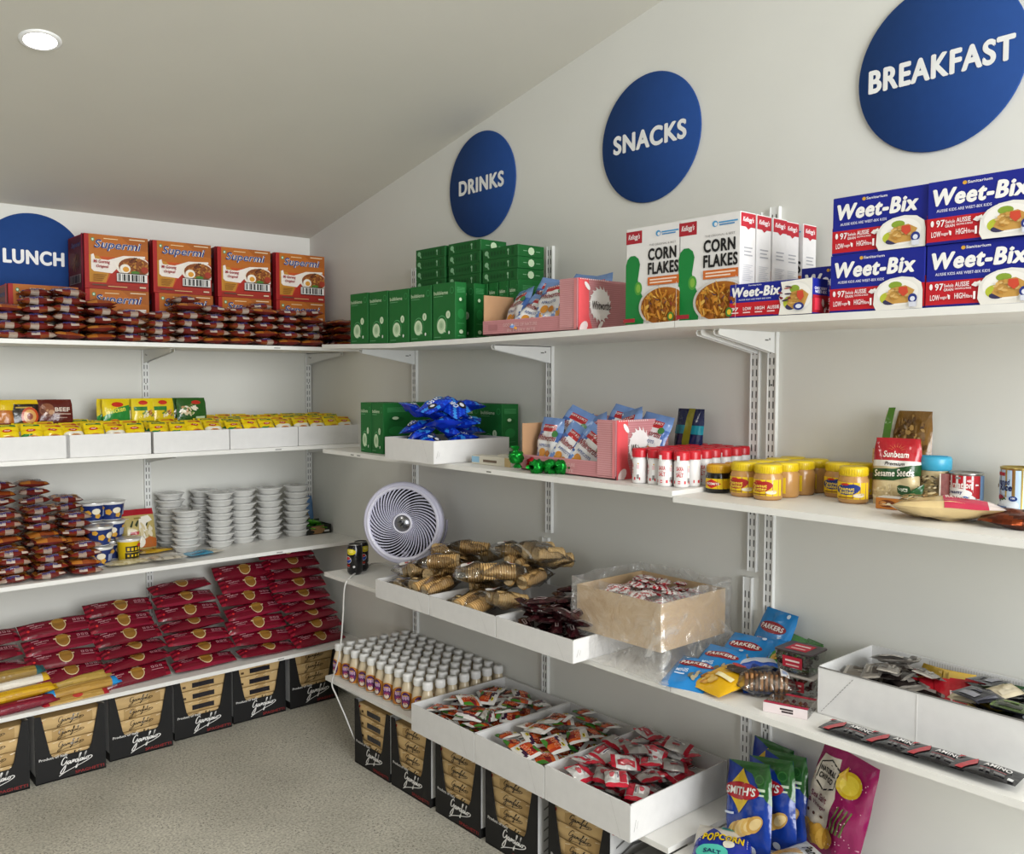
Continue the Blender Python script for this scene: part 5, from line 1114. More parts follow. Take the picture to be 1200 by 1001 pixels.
mb.lathe([(.130, .030), (.133, .040), (.142, .040), (.146, .032)], '#dddbea', 'plastic', 56, cap=False); mb.lathe([(.030, .030), (.032, .041), (.037, .041), (.039, .032)], '#e4e2ee', 'plastic', 40, cap=False)
grille = fpart('grille', mb, 'spiral grille')
mb = MB(); mb.lathe([(.0005, .041), (.031, .039), (.032, .034)], '#8f8f92', 'metal', 32, cap=False)
D = Print(mb, plane_map((-.03, -.03, .0415), (.06, 0, 0), (0, .06, 0), (0, 0, 1)), 'gloss', .0004); D.poly([(.35, .3), (.5, .52), (.65, .7), (.6, .4)], '#26262a'); D.poly([(.2, .55), (.5, .55), (.45, .75)], '#3a3a3e'); D.poly([(.55, .2), (.85, .35), (.55, .45)], '#4a4a4e')
hb_ = fpart('hub', mb, 'chrome hub'); hb_.parent = grille; hb_.matrix_local = Matrix.Identity(4)
mb = MB(); mb.lathe([(.0005, 0), (.088, 0), (.09, .006), (.07, .013), (.03, .018), (.018, .03), (.016, fan_c.z-zs3-.12)], '#c9c7d6', 'plastic', 40, cap=False); part('base', mb.mesh('base'), fan)
mb = MB(); hz = fan_c.z-zs3; side = axis.cross(Vector((0, 0, 1))).normalized(); back = Vector((-axis.x, -axis.y, 0)).normalized()
arc = [side*(.172*math.cos(math.radians(t)))+Vector((0, 0, hz+.172*math.sin(math.radians(t))))-back*-.0+back*.02 for t in range(176, 300, 12)]
mb.tube(arc, .006, '#8f8d98', 'plastic', 8); part('yoke', mb.mesh('yoke'), fan)
L0 = Vector((fan_c.x, fan_c.y, zs3)); cw = [Vector((fan_c.x+.05, fan_c.y+.10, zs3+.03))]
cp = [(440, 660, zs3+.006), (424, 668, zs3+.005), (411, 676, zs3+.005)]
for px, py, z in cp: cw.append(on_z(z, px, py))
for px, py, xx in ((404, 688, -.425), (402, 720, -.43), (400, 748, -.432), (396, 775, -.434), (389, 800, -.434), (394, 815, -.432), (404, 838, -.42), (412, 858, -.40), (420, 876, -.385)): cw.append(on_x(xx, px, py))
def smooth(pts, n=6):
    out = []
    for i in range(len(pts)-1):
        p0, p1, p2, p3 = pts[max(i-1, 0)], pts[i], pts[i+1], pts[min(i+2, len(pts)-1)]
        for k in range(n):
            t = k/n; out.append(.5*((2*p1)+(p2-p0)*t+(2*p0-5*p1+4*p2-p3)*t*t+(3*p1-p0-3*p2+p3)*t**3))
    return out+[pts[-1]]
mb = MB(); mb.tube([p_-L0 for p_ in smooth(cw)], .0032, '#d5d3cf', 'plastic', 7); part('power_cord', mb.mesh('power_cord'), fan, label='white power cord hanging over the shelf end')
def can_parts():
    r, h = .033, .128; mb = MB(); mb.lathe([(.0005, .004), (.022, .004), (.024, 0), (r, .012), (r, h-.016), (.027, h-.002), (.0275, h), (.025, h), (.024, h-.004), (.0005, h-.005)], '#111014', 'gloss', 32, cap=False)
    mb.lathe([(.0272, h-.003), (.028, h-.001), (.0275, h+.0005), (.025, h+.0005)], '#b9b9b6', 'metal', 32, cap=False); mb.lathe([(.0255, h-.003), (.0005, h-.0045)], '#a9a9a6', 'metal', 32, cap=False); mb.box(-.006, .006, -.012, .006, h-.003, h-.001, '#bdbdba', 'metal')
    D = Print(mb, cyl_map(r, .012, h-.028, -180, 0), 'gloss', .0002, 5); D.ell(.52, .87, .24, .13, '#d8c41e'); D.ell(.55, .9, .12, .07, '#efe06a')
    D.ell(.40, .52, .17, .15, '#e8e6e6', 24); D.ell(.40, .52, .155, .135, '#b32029', 24, 25, 200); D.ell(.40, .52, .155, .135, '#23469c', 24, 215, 375); D.rect(.30, .24, .2, .08, '#a8301f'); D.rect(.32, .19, .16, .03, '#8d8d90'); D.ell(.68, .24, .05, .05, '#d8d6d6')
    return [('can', mb.mesh('can'))]
CNK = Kind('drink_can', 'drink can', [(None, can_parts()[0][1])])
CNK.put('black soft drink can at the left end of the third right shelf, front one', (-.33, yat(-.33, 416, 668), zs3+.0005), RZ+.35, 'soft drink cans')
CNK.put('black soft drink can standing just behind the front one', (-.275, yat(-.275, 423, 663), zs3+.0005), RZ+1.6, 'soft drink cans')
# ---- trays of biscuit bags
xt = -.485
ty = [yat(xt, 440, 698), yat(xt, 503, 723), yat(xt, 581, 750), yat(xt, 672, 776)]
for k in range(3):
    w = ty[k]-ty[k+1]-.006; kk = Kind('cardboard_tray', 'tray', [(None, tray_mesh(w, .44, .07))])
    kk.put(['low white tray of bagged biscuits beside the fan', 'low white tray of bagged biscuits, the middle one of three', 'low white tray of dark bars beside the kraft box'][k], (xt, (ty[k]+ty[k+1])/2, zs3+.0008), RZ)
def biscuit_bag(seed):
    r = random.Random(seed); mb = MB(); S = pillow(.165, .128, .062, seed, wob=.18, puff=.4, crimp=.04, edge=.4)
    mb.grid(lambda u, v: S(u, v), 16, 12, '#ffffff', 'clear'); mb.grid(lambda u, v: S(u, v, 0, False), 16, 12, '#ffffff', 'clear', True, True)
    for q in (.90, .925): mb.grid(lambda u, v: S(q+.006*u, v, .001), 1, 12, '#d9d6cf', 'film')
    if seed % 2 == 0:
        mb.grid(lambda u, v: S(.55+.28*u, .28+.16*v, .0015), 4, 3, '#e4e0db', 'card'); mb.grid(lambda u, v: S(.60+.09*u, .31+.09*v, .0022), 2, 2, '#b3343c', 'card')
    bag = mb.mesh('bag'); PROXY[bag.name] = [S(i/10, j/7, 0, t) for t in (True, False) for i in range(11) for j in range(8)]; rolls = []
    for q in range(2):
        mb = MB(); n = 13; pr = []; R_ = .0265
        for i in range(n):
            z = -.06+.0085*i; q_ = R_-r.uniform(0, .0015); pr += [(R_-.006, z, '#c99a58'), (q_, z+.002, '#e6bd7c'), (q_, z+.0055, '#f0cf96'), (R_-.006, z+.0078, '#a87a42')]
        M = Matrix.Rotation(math.radians(90), 4, 'Y'); mb.lathe([(.0005, pr[0][1], '#f0d09a')]+pr+[(.0005, pr[-1][1])], '#f0d09a', 'food', 18, M, cap=False)
        for e in (-1, 1):
            D = Print(mb, plane_map((e*.0605+.0003*e-(.0 if e < 0 else .0104), -.0225, -.0225), (0, .045, 0), (0, 0, .045), (e, 0, 0)), 'food', .0004)
            D.ell(.5, .5, .5, .5, '#f0d09a', 20)
            for i in range(9): D.ell(.2+.3*(i % 3), .2+.3*(i//3), .035, .035, '#a9793c', 6)
        rolls.append(mb.mesh('biscuit_roll'))
    return [('bag', bag), ('biscuit_roll', rolls[0], (-.012, -.027, .0), (.2, 0, r.uniform(-.06, .06))), ('biscuit_roll', rolls[1], (-.02, .027, .001), (0, 0, r.uniform(-.06, .06)))]
BB = [Kind('biscuit_bag', 'biscuit bag', biscuit_bag(s)) for s in (1, 2, 3, 4)]
for k in range(2):
    w = ty[k]-ty[k+1]-.02; cy = (ty[k]+ty[k+1])/2; dr = Drop(-w/2-.05, w/2+.05, -.02, .47, zs3+.005); rr = random.Random(31+k)
    spots = [(a_*w*.34, .085+.118*b_, 90, 0) for b_ in range(3) for a_ in (-1, 0, 1)]+[(a_*w*.22, .12+.15*b_, 60, 1) for b_ in range(2) for a_ in (-1, 1)]
    for x, y, ang, ly in spots:
        x += rr.uniform(-.012, .012); y += rr.uniform(-.012, .012); lean = -24 if ly == 0 and y < .12 else rr.uniform(-14, 14)
        M = rot3(('X', rr.uniform(-12, 12)), ('Y', lean*.5), ('Z', ang+rr.uniform(-28, 28)+(180 if rr.random() < .5 else 0))); kk = rr.choice(BB); pts = [M @ p for p in proxy(kk)]
        ax, bx = min(p.x for p in pts), max(p.x for p in pts); ay, by2 = min(p.y for p in pts), max(p.y for p in pts)
        x = min(max(x, -w/2-ax), w/2-bx); y = min(max(y, -ay+.004), .43-by2); z = max(dr.rest(pts, x, y)-.029, zs3+.005-min(p.z for p in pts)); dr.fix(pts, x, y, z)
        kk.put(f'clear bag of round biscuits in the {["first", "middle"][k]} low white tray', (xt+.006+y, cy-x, z), Matrix.Rotation(RZ, 3, 'Z') @ M, f'biscuit bags in the {["first", "middle"][k]} tray')
def bar(seed, L=.105, Wd=.036, T=.02, base=('#2c1013', '#3a161a', '#230c10'), name='snack_bar', txt='#8d7f7d', f='film'):
    return packet_mesh(name, L, Wd, T, lambda u, v: base[int(u*6+v*3+seed) % len(base)], base[0], seed, 12, 7, f, lambda D: (D.rect(.3, .35, .4, .3, txt), D.rect(.34, .45, .3, .1, base[0])), wob=.2, puff=.35)
DB = [Kind('snack_bar', 'bar', [(None, bar(s))]) for s in (1, 2, 3)]
w = ty[2]-ty[3]-.02
heap(w, .43, zs3+.03, 88, DB, lambda i, q: 'dark brown wrapped bar in the low white tray beside the kraft box', 'dark wrapped bars', (xt+.006, (ty[2]+ty[3])/2), RZ, 9, .012, 5, 8, .006)
# ---- kraft box in clear film, full of little packets
xk = -.385; yk0, yk1 = yat(xk, 676, 742), yat(xk, 774, 764); wk = yk0-yk1; dk = .30; hk = .137; zk = zs3+.0715; yk = (yk0+yk1)/2
mb = MB(); t = .004; KR = '#c6a983'
mb.box(-wk/2, wk/2, 0, dk, 0, t, KR, 'kraft')
for b in ((-wk/2, wk/2, 0, t, t, hk), (-wk/2, wk/2, dk-t, dk, t, hk), (-wk/2, -wk/2+t, t, dk-t, t, hk), (wk/2-t, wk/2, t, dk-t, t, hk)): mb.box(*b, KR, 'kraft')
thing('kraft_box', 'open kraft cardboard box wrapped in clear film on the third right shelf', 'box', (xk, yk, zk), RZ, None, mb.mesh('kraft_box'))
def mini(seed): return packet_mesh('sweet_packet', .058, .04, .014, lambda u, v: ['#b02a34', '#dcd6d2', '#8e1f2a', '#e6e1de', '#c9c1bd'][int(u*7+v*4+seed) % 5], '#a82a33', seed, 10, 7, wob=.25)
MN = [Kind('sweet_packet', 'sweet packet', [(None, mini(s))]) for s in (1, 2, 3)]
heap(wk-.02, dk-.02, zk+.078, 66, MN, lambda i, q: 'small red and white sweet packet in the film wrapped kraft box', 'small packets in the kraft box', (xk+.01, yk), RZ, 14, .02, 6, 6, .005)
mb = MB()
def film(u, v):
    # closed loop round the box, from a crumpled skirt on the shelf up over the rim
    a = u*4; i = int(a) % 4; t = a-int(a); g = .012
    c = [(-wk/2-g, -g), (wk/2+g, -g), (wk/2+g, dk+g), (-wk/2-g, dk+g)]; p0, p1 = c[i], c[(i+1) % 4]; x = p0[0]+(p1[0]-p0[0])*t; y = p0[1]+(p1[1]-p0[1])*t
    nz = noise.noise(Vector((u*17, v*4, 1))); n2 = noise.noise(Vector((u*40, v*9, 4)))
    out = max(0, .46-v)/.46; cx, cy = x/(wk/2), (y-dk/2)/(dk/2)
    k = 1+out*.24*(1+.9*nz)+.03*nz+.018*n2
    y2 = dk/2+(y-dk/2)*k; x2 = x*k
    if y2 > dk+.012: y2 = dk+.012
    return Vector((x2, y2, -.069+.004*abs(n2)+(hk+.095)*max(0, v-.10)/.90+.012*nz*(v > .9)))
mb.grid(film, 110, 24, '#ffffff', 'haze')
thing('plastic_film', 'clear crumpled plastic film round the kraft box, spilling over the shelf edge', 'plastic film', (xk, yk, zk), RZ, None, mb.mesh('plastic_film'))
# ---- snack bags to the right of the kraft box
def chip(name, L, Wd, T, base, dd, seed, **kw):
    def deco(D):
        m = D.mp; D.mp = lambda a, b, k: m(b, 1-a, k); dd(D)
    kw.setdefault('puff', .42); kw.setdefault('wob', .16)
    return packet_mesh(name, L, Wd, T, base, base, seed, 24, 18, 'film', deco, **kw)
def d_park(D): D.ell(.5, .66, .38, .105, '#8f1f28', 24); D.text('PARKERS', .18, .615, .64, .09, '#efe6e2', .04); D.text('MINIS', .2, .36, .26, .08, '#cfe2f2', .02); D.rect(.2, .3, .22, .03, '#cfe2f2'); D.food(.66, .32, .16, .12, ['#6a6a55', '#a9a083', '#3f4a50'], 8, 3, .4); D.ell(.8, .92, .05, .04, '#cfe2f2')
PK = [Kind('pretzel_bag', 'snack bag', [(None, chip('pretzel_bag', .165, .135, .035, '#1f7fc4', d_park, s))]) for s in (81, 82)]
for k, (px, py, x, dz, lean, turn) in enumerate(((812, 790, -.335, .02, 14, 14), (842, 772, -.255, .034, 22, 10), (870, 757, -.175, .05, 30, 6), (905, 752, -.07, .088, 62, -14), (886, 757, -.115, .05, 36, -30))):
    PK[k % 2].put(['bright blue pretzel bag lying nearest the shelf edge', 'bright blue pretzel bag, second back from the shelf edge', 'bright blue pretzel bag, third back from the shelf edge', 'bright blue pretzel bag propped upright against the wall', 'bright blue pretzel bag lying in front of the propped one'][k], (x, yat(x, px, py), zs3+dz), upright_rot(lean, turn), 'blue pretzel bags')
def d_yel2(D): D.food(.3, .3, .28, .22, ['#cf9a3a', '#b87a24', '#dcb862'], 20, 2, .3); D.ell(.6, .75, .3, .14, '#3a2418'); D.poly([(.35, .60), (.5, .84), (.8, .78), (.72, .62)], '#2a1c14'); D.ell(.45, .88, .2, .06, '#b82a28'); D.rect(.42, .36, .46, .09, '#efe3b0')
thing('snack_bag', 'yellow snack bag in front of the blue pretzel bags', 'snack bag', (-.325, yat(-.325, 850, 798), zs3+.028), upright_rot(14, -12), None, chip('snack_bag', .155, .125, .034, '#d9a81a', d_yel2, 84, wob=.12))
thing('snack_bag', 'royal blue and white snack bag behind the yellow one', 'snack bag', (-.225, yat(-.225, 893, 788), zs3+.03), upright_rot(16, 40), None, chip('snack_bag', .17, .12, .045, '#1d55c2', lambda D: (D.rect(.05, .7, .8, .2, '#d9dfea'), D.poly([(.2, .4), (.3, .58), (.5, .45), (.75, .6), (.7, .42)], '#16327a'), D.ell(.7, .3, .15, .1, '#123a94')), 85))
thing('snack_bag', 'green snack bag behind the fruit punnets', 'snack bag', (-.13, yat(-.13, 920, 775), zs3+.05), upright_rot(34, -20), None, chip('snack_bag', .19, .14, .045, '#3c8a2a', lambda D: (D.poly([(.3, .52), (.3, .64), (.75, .66), (.75, .54)], '#18351a'), D.food(.35, .3, .25, .2, ['#c9a14a', '#a8853a', '#e0c27a'], 16, 3, .3), D.poly([(.5, 1), (1, 1), (1, .6)], '#245c1c')), 86))
# bag of brown crackers: clear bag, sliced row inside
mb = MB(); S = pillow(.155, .10, .07, 87, wob=.18, puff=.35); mb.grid(lambda u, v: S(u, v), 14, 10, '#fff', 'clear'); mb.grid(lambda u, v: S(u, v, 0, False), 14, 10, '#fff', 'clear', True, True); mb.grid(lambda u, v: S(.72+.14*u, .2+.35*v, .002), 3, 3, '#dcdcda', 'card'); mb.grid(lambda u, v: S(.75+.08*u, .26+.2*v, .003), 2, 2, '#9fb6d6', 'card')
cb = thing('cracker_bag', 'clear bag of brown crackers with a white sticker, right of the yellow bag', 'snack bag', (-.275, yat(-.275, 898, 800), zs3+.036), rot3(('X', 4), ('Z', -52))); part('bag', mb.mesh('bag'), cb)
for k in range(9):
    mb = MB(); mb.rbox(-.034, .034, -.0045, .0045, -.022, .022, .004, '#a9743c' if k % 2 else '#94612f', 'food'); part('cracker', mb.mesh('cracker'), cb, (-.052+.0125*k, 0, 0), (0, .25, math.pi/2))
def clear_tub(w, d, h, lidc, fill, name, labcol, txt, seed):
    r = random.Random(seed); mb = MB(); k = .86
    vs = [(-w/2*k, -d/2*k, 0), (w/2*k, -d/2*k, 0), (w/2*k, d/2*k, 0), (-w/2*k, d/2*k, 0), (-w/2, -d/2, h), (w/2, -d/2, h), (w/2, d/2, h), (-w/2, d/2, h)]
    mb.add(vs, [(0, 3, 2, 1), (0, 1, 5, 4), (1, 2, 6, 5), (2, 3, 7, 6), (3, 0, 4, 7), (4, 5, 6, 7)], '#fff', 'clear'); tub = mb.mesh('tub')
    mb = MB()
    for _ in range(26):
        c = Vector((r.uniform(-.38, .38)*w, r.uniform(-.38, .38)*d, r.uniform(.12, .78)*h)); q = .0075
        mb.lathe([(.0005, -q), (q*.7, -q*.7), (q, 0), (q*.7, q*.7), (.0005, q)], r.choice(fill), 'food', 8, Matrix.Translation(c), cap=False)
    fl = mb.mesh('fruit'); mb = MB(); mb.rbox(-w/2-.003, w/2+.003, -d/2-.003, d/2+.003, h, h+.005, .008, lidc, 'plastic')
    D = Print(mb, plane_map((-w/2, -d/2, h+.0052), (w, 0, 0), (0, d, 0), (0, 0, 1))); D.rect(.2, .15, .6, .7, labcol); D.rect(.28, .58, .44, .1, '#e9d9d4'); D.rect(.3, .3, .4, .08, '#e0b9b4')
    D = Print(mb, plane_map((-w/2*.93, -d/2*.965, h*.2), (w*.93, 0, 0), (0, -d*.03, h*.7), (0, -1, 0))); D.rect(.2, .12, .6, .78, labcol); D.rect(.28, .54, .44, .12, '#e9d9d4'); D.rect(.3, .25, .4, .1, '#e0b9b4')
    return [('tub', tub), ('fruit', fl), ('lid', mb.mesh('lid'))]
yp = yat(-.145, 950, 795)
Kind('fruit_punnet', 'punnet', clear_tub(.10, .09, .052, '#c9c2bd', ['#7a2a2a', '#8f3a34', '#5a2020'], 'fruit_punnet', '#a82a38', 'BERRIES', 2)).put('clear fruit punnet with crimson label, lower of the stacked pair', (-.19, yp, zs3+.0005), RZ+.1)
Kind('fruit_punnet', 'punnet', clear_tub(.10, .09, .055, '#33282a', ['#2a1420', '#3a1824', '#1c0e16'], 'fruit_punnet', '#b3263a', 'BERRIES', 3)).put('clear punnet of dark berries with crimson label, upper of the stacked pair', (-.19, yp+.004, zs3+.0605), RZ+.05)
mb = MB(); mb.rbox(-.055, .055, -.045, .045, 0, .024, .003, '#fff', 'clear'); tubm = mb.mesh('tub'); mb = MB(); r = random.Random(9)
for _ in range(30): mb.lathe([(.0005, -.006), (.006, 0), (.0005, .006)], r.choice(['#b9743a', '#8d4a2a', '#d6a25a', '#7a2a30']), 'food', 8, Matrix.Translation((r.uniform(-.042, .042), r.uniform(-.034, .034), r.uniform(.008, .016))), cap=False)
flm = mb.mesh('sweets'); mb = MB(); D = Print(mb, plane_map((-.055, -.0452, 0), (.11, 0, 0), (0, 0, .024), (0, -1, 0)), 'card'); D.rect(0, 0, 1, 1, '#dccfce'); D.rect(.38, .52, .3, .2, '#3a3030'); D.rect(.42, .25, .26, .2, '#3a3030')
D = Print(mb, plane_map((-.055, -.045, .0242), (.11, 0, 0), (0, .09, 0), (0, 0, 1)), 'card'); D.rect(0, .0, 1, .14, '#b3284a'); D.rect(.3, .84, .7, .16, '#a82a3c')
Kind('sweet_box', 'box', [('tub', tubm), ('sweets', flm), ('wrap_label', mb.mesh('wrap_label'))]).put('flat clear box with crimson band at the shelf edge before the punnets', (-.325, yat(-.325, 926, 828), zs3+.0005), RZ+.28)
# ---- big white tray with tea bags and sachets
xw = -.292; yw = yat(xw, 958, 828); ww, dw, hw = .62, .27, .12
mb = MB(); t = .004; WC = '#dfdedc'
mb.box(0, ww, 0, dw, 0, t, '#cfcecb', 'card'); mb.box(0, ww, 0, t, t, hw*.985, WC, 'card'); mb.box(0, ww, dw-t, dw, t, hw, WC, 'card'); mb.box(0, t, t, dw-t, t, hw, WC, 'card'); mb.box(ww-t, ww, t, dw-t, t, hw, WC, 'card')
D = Print(mb, plane_map((0, 0, 0), (ww, 0, 0), (0, 0, hw), (0, -1, 0)))
for k in range(14): D.poly([(.015+.0098*k, .06+.062*k), (.021+.0098*k, .095+.062*k), (.0225+.0098*k, .09+.062*k), (.0165+.0098*k, .055+.062*k)], '#5f5d5a')
D.rect(.40, .02, .004, .94, '#f1f0ee'); D.poly([(.76, .98), (.764, .98), (.93, .03), (.926, .03)], '#8a8885'); D.rect(0, .975, 1, .02, '#7b7976')
D = Print(mb, plane_map((t, dw-t, 0), (ww-2*t, 0, 0), (0, 0, hw), (0, -1, 0)))
for k in range(70): D.rect(.25+.0105*k, .1, .0035, .86, '#c2c0bc')
D = Print(mb, plane_map((0, 0, hw*.985), (ww, 0, 0), (0, t, 0), (0, 0, 1))); D.rect(0, 0, 1, 1, '#6d6b68')
thing('cardboard_tray', 'large open white box of tea bags and sachets on the third right shelf', 'tray', (xw, yw, zs3+.0008), RZ, None, mb.mesh('cardboard_tray'))
def sach(name, L, Wd, T, cols, seed, dd=None, f='film'): return Kind(name, 'sachet', [(None, packet_mesh(name, L, Wd, T, lambda u, v: cols[1] if (u < .1 or u > .9) else cols[0], cols[-1], seed, 12, 8, f, dd or (lambda D: (D.rect(.2, .15, .6, .3, cols[-1]), D.rect(.25, .6, .4, .12, cols[1]))), wob=.24))])
SK = [sach('drink_sachet', .10, .055, .016, ['#2b2422', '#8d8780', '#3a302c', '#b5aea6'], 1), sach('drink_sachet', .095, .05, .016, ['#7a746c', '#a9a298', '#4a423c'], 2), sach('drink_sachet', .09, .06, .014, ['#1d1a1a', '#3a2a2c', '#8f2a30'], 3)]
TB = [sach('tea_bag', .062, .055, .016, ['#c9bda2', '#b8ab8e', '#d3c8b0'], 4, None, 'matte')]
MX = [sach('tea_sachet', .075, .065, .008, ['#c9b23a', '#8f7a2a'], 5), sach('tea_sachet', .075, .065, .008, ['#3a4a24', '#56702e', '#1d2416'], 6), sach('tea_sachet', .075, .065, .008, ['#2a2a30', '#4a4a55', '#8a8a92'], 7), TB[0]]
lbl = lambda k: {'tea_bag': 'pale tea bag', 'tea_sachet': 'tea sachet', 'drink_sachet': 'dark coffee sachet'}[k.name]
heap(.26, dw-.02, zs3+.045, 30, SK, lambda i, k: 'brown and grey coffee sachet at the left in the large white box', 'coffee sachets in the large white box', (xw+.008, yw-.14), RZ, 14, .02, 11, 8, .006)
heap(.24, dw-.02, zs3+.04, 44, MX, lambda i, k: f'{lbl(k)} in the middle of the large white box', 'tea bags and sachets in the large white box', (xw+.008, yw-.39), RZ, 14, .02, 12, 8, .005)
def env(name, L, Wd, T, cols, dd, seed): return packet_mesh(name, L, Wd, T, cols, cols, seed, 10, 8, 'film', (lambda D: dd(D)) if dd else None, wob=.1)
RE = Kind('tea_envelope', 'sachet', [(None, env('tea_envelope', .09, .075, .008, '#b5222c', lambda D: (D.rect(.3, .3, .4, .1, '#e4c9c4'), D.rect(.35, .5, .3, .06, '#e4c9c4'), D.rect(.15, .15, .12, .7, '#c9a84a')), 91))])
YE_ = Kind('tea_envelope', 'sachet', [(None, env('tea_envelope', .075, .065, .007, '#c9a544', lambda D: D.rect(.2, .2, .6, .1, '#e3cf8a'), 92))])
GE = Kind('tea_envelope', 'sachet', [(None, env('tea_envelope', .085, .075, .008, '#2b4a30', lambda D: (D.rect(.2, .2, .6, .08, '#7a9a6a'), D.rect(.2, .35, .6, .08, '#7a9a6a')), 93))])
for k in range(5): RE.put(f'red tea envelope fanned out in the large white box, {ORD[k]} from right', (xw+.165-.012*k, yat(xw+.165, 1150, 800)+.028*k, zs3+.088-.003*k), upright_rot(46, 18+6*k), 'red tea envelopes')
for k in range(7): YE_.put(f'yellow tea envelope at the back of the large white box, {ORD[k]} from left', (xw+.225, yat(xw+.225, 1088, 790)-.014*k, zs3+.078), upright_rot(66, -20+8*k), 'yellow tea envelopes')
for k in range(3): GE.put(f'dark green tea envelope in the large white box, {ORD[k]} from left', (xw+.20, yat(xw+.2, 1180, 812)-.03*k, zs3+.085), upright_rot(52, 10+6*k), 'green tea envelopes')
def d_blk(P): P['F'].rect(.0, .12, .30, .6, '#d9d8d6'); P['T'].ell(.5, .5, .4, .4, '#9aa0a6'); P['T'].ell(.5, .5, .3, .3, '#c2c7cc')
thing('tea_box', 'black tea box with white label inside the large white box at the right', 'box', (xw+.02, yat(xw+.02, 1192, 835)-.04, zs3+.02), RZ-.1, None, long_box(.13, .11, .085, '#17171a', d_blk, 'tea_box'))
# ---- strip of black sachets along the shelf edge
def d_am(D): D.text('AMINO', .42, .56, .42, .2, '#d9d6d4', .03); D.poly([(.08, .05), (.2, .05), (.34, .55), (.28, .95), (.18, .5)], '#a8262e'); D.poly([(.0, .7), (.1, .95), (.0, .95)], '#a8262e'); D.rect(.4, .40, .4, .03, '#9a2a30'); D.rect(.42, .22, .06, .1, '#6a6868'); D.rect(.52, .22, .06, .1, '#6a6868'); D.rect(.64, .22, .16, .08, '#6a6868'); D.rect(.86, .1, .08, .14, '#c9c9c9')
AM = Kind('amino_sachet', 'sachet', [(None, packet_mesh('amino_sachet', .128, .088, .012, '#1b1a1c', '#1b1a1c', 95, 18, 12, 'film', d_am, wob=.16))])
for k, (px, py) in enumerate(((998, 856), (1050, 872), (1100, 887), (1157, 905))):
    AM.put(f'black and red sachet before the large white box, {["leftmost", "second from left", "third from left", "rightmost"][k]} of four', (-.355, yat(-.355, px, py), zs3+.008+.003*k), rot3(('X', -2), ('Y', 2), ('Z', -90+4)), 'black and red sachets')
# ------------------------------------------------------------------ right wall, lowest shelf: bottles
def bottle_parts():
    pr = [(.0005, .002), (.021, .0), (.0255, .004), (.0265, .012), (.0265, .060), (.0245, .078), (.019, .098), (.0155, .110), (.0145, .120)]
    mb = MB(); mb.lathe(pr, '#d3c2a4', 'gloss', 24, cap=False); body = mb.mesh('bottle_body')
    mb = MB(); mb.lathe([(.0185, .111), (.0192, .114), (.0192, .135), (.018, .1395), (.0005, .14)], '#e6e5e2', 'plastic', 26, cap=False)
    for k in range(26): mb.box(-.0006, .0006, .019, .0198, .116, .133, '#dcdbd7', 'plastic', Matrix.Rotation(2*math.pi*k/26, 4, 'Z'))
    D = Print(mb, plane_map((-.012, -.012, .1401), (.024, 0, 0), (0, .024, 0), (0, 0, 1)), 'plastic'); D.rect(.2, .42, .6, .14, '#a5a3a0'); cap = mb.mesh('cap')
    mb = MB()
    def mp(a, b, k):
        t = math.radians(-200+220*a); z = .008+.074*b; r = .0268 if z < .06 else .0268-.0020*(z-.06)/.018
        return Vector(((r+k)*math.cos(t), (r+k)*math.sin(t), z))
    D = Print(mb, mp, 'film', .0002, 8)
    D.poly([(0, 0)]+[(i/16, 0) for i in range(1, 17)]+[(1-i/16, .50+.42*math.sin(math.pi*(1-i/16))**1.2) for i in range(17)], '#c47a1f')
    for k in range(10): D.rect(.1*k, 0, .1, .46, '#bd731c')
    D.ell(.5, .45, .19, .42, '#47204f', 24); D.ell(.5, .45, .15, .34, '#5f2a68', 24); [D.rect(.36+.05*k, .5-.03*(k % 2), .03, .2, '#d9b5d6') for k in range(6)]; D.ell(.5, .33, .11, .1, '#8f2a6a', 12); D.ell(.5, .2, .1, .13, '#e0d3c0', 14); D.rect(.42, .66, .16, .05, '#d9a53a'); D.ell(.5, .3, .08, .06, '#a82a4a', 12)
    return [('bottle_body', body), ('cap', cap, (0, 0, 0), (0, 0, 0), 'white screw cap'), ('wrap_label', mb.mesh('wrap_label'))]
BT_ = Kind('sauce_bottle', 'bottle', bottle_parts())
for r_ in range(11):
    for c in range(7):
        x = -.362+.0550*c+(.004 if r_ % 2 else 0); y = -.898-.0655*r_-(.004*c)
        BT_.put(f'cream sauce bottle with white cap, {ORD[r_]} cross row from the corner, {ORD[c]} from shelf edge', (x, y+jit(.002), zs4+.0005), RZ+.55+jit(.5), 'cream sauce bottles')
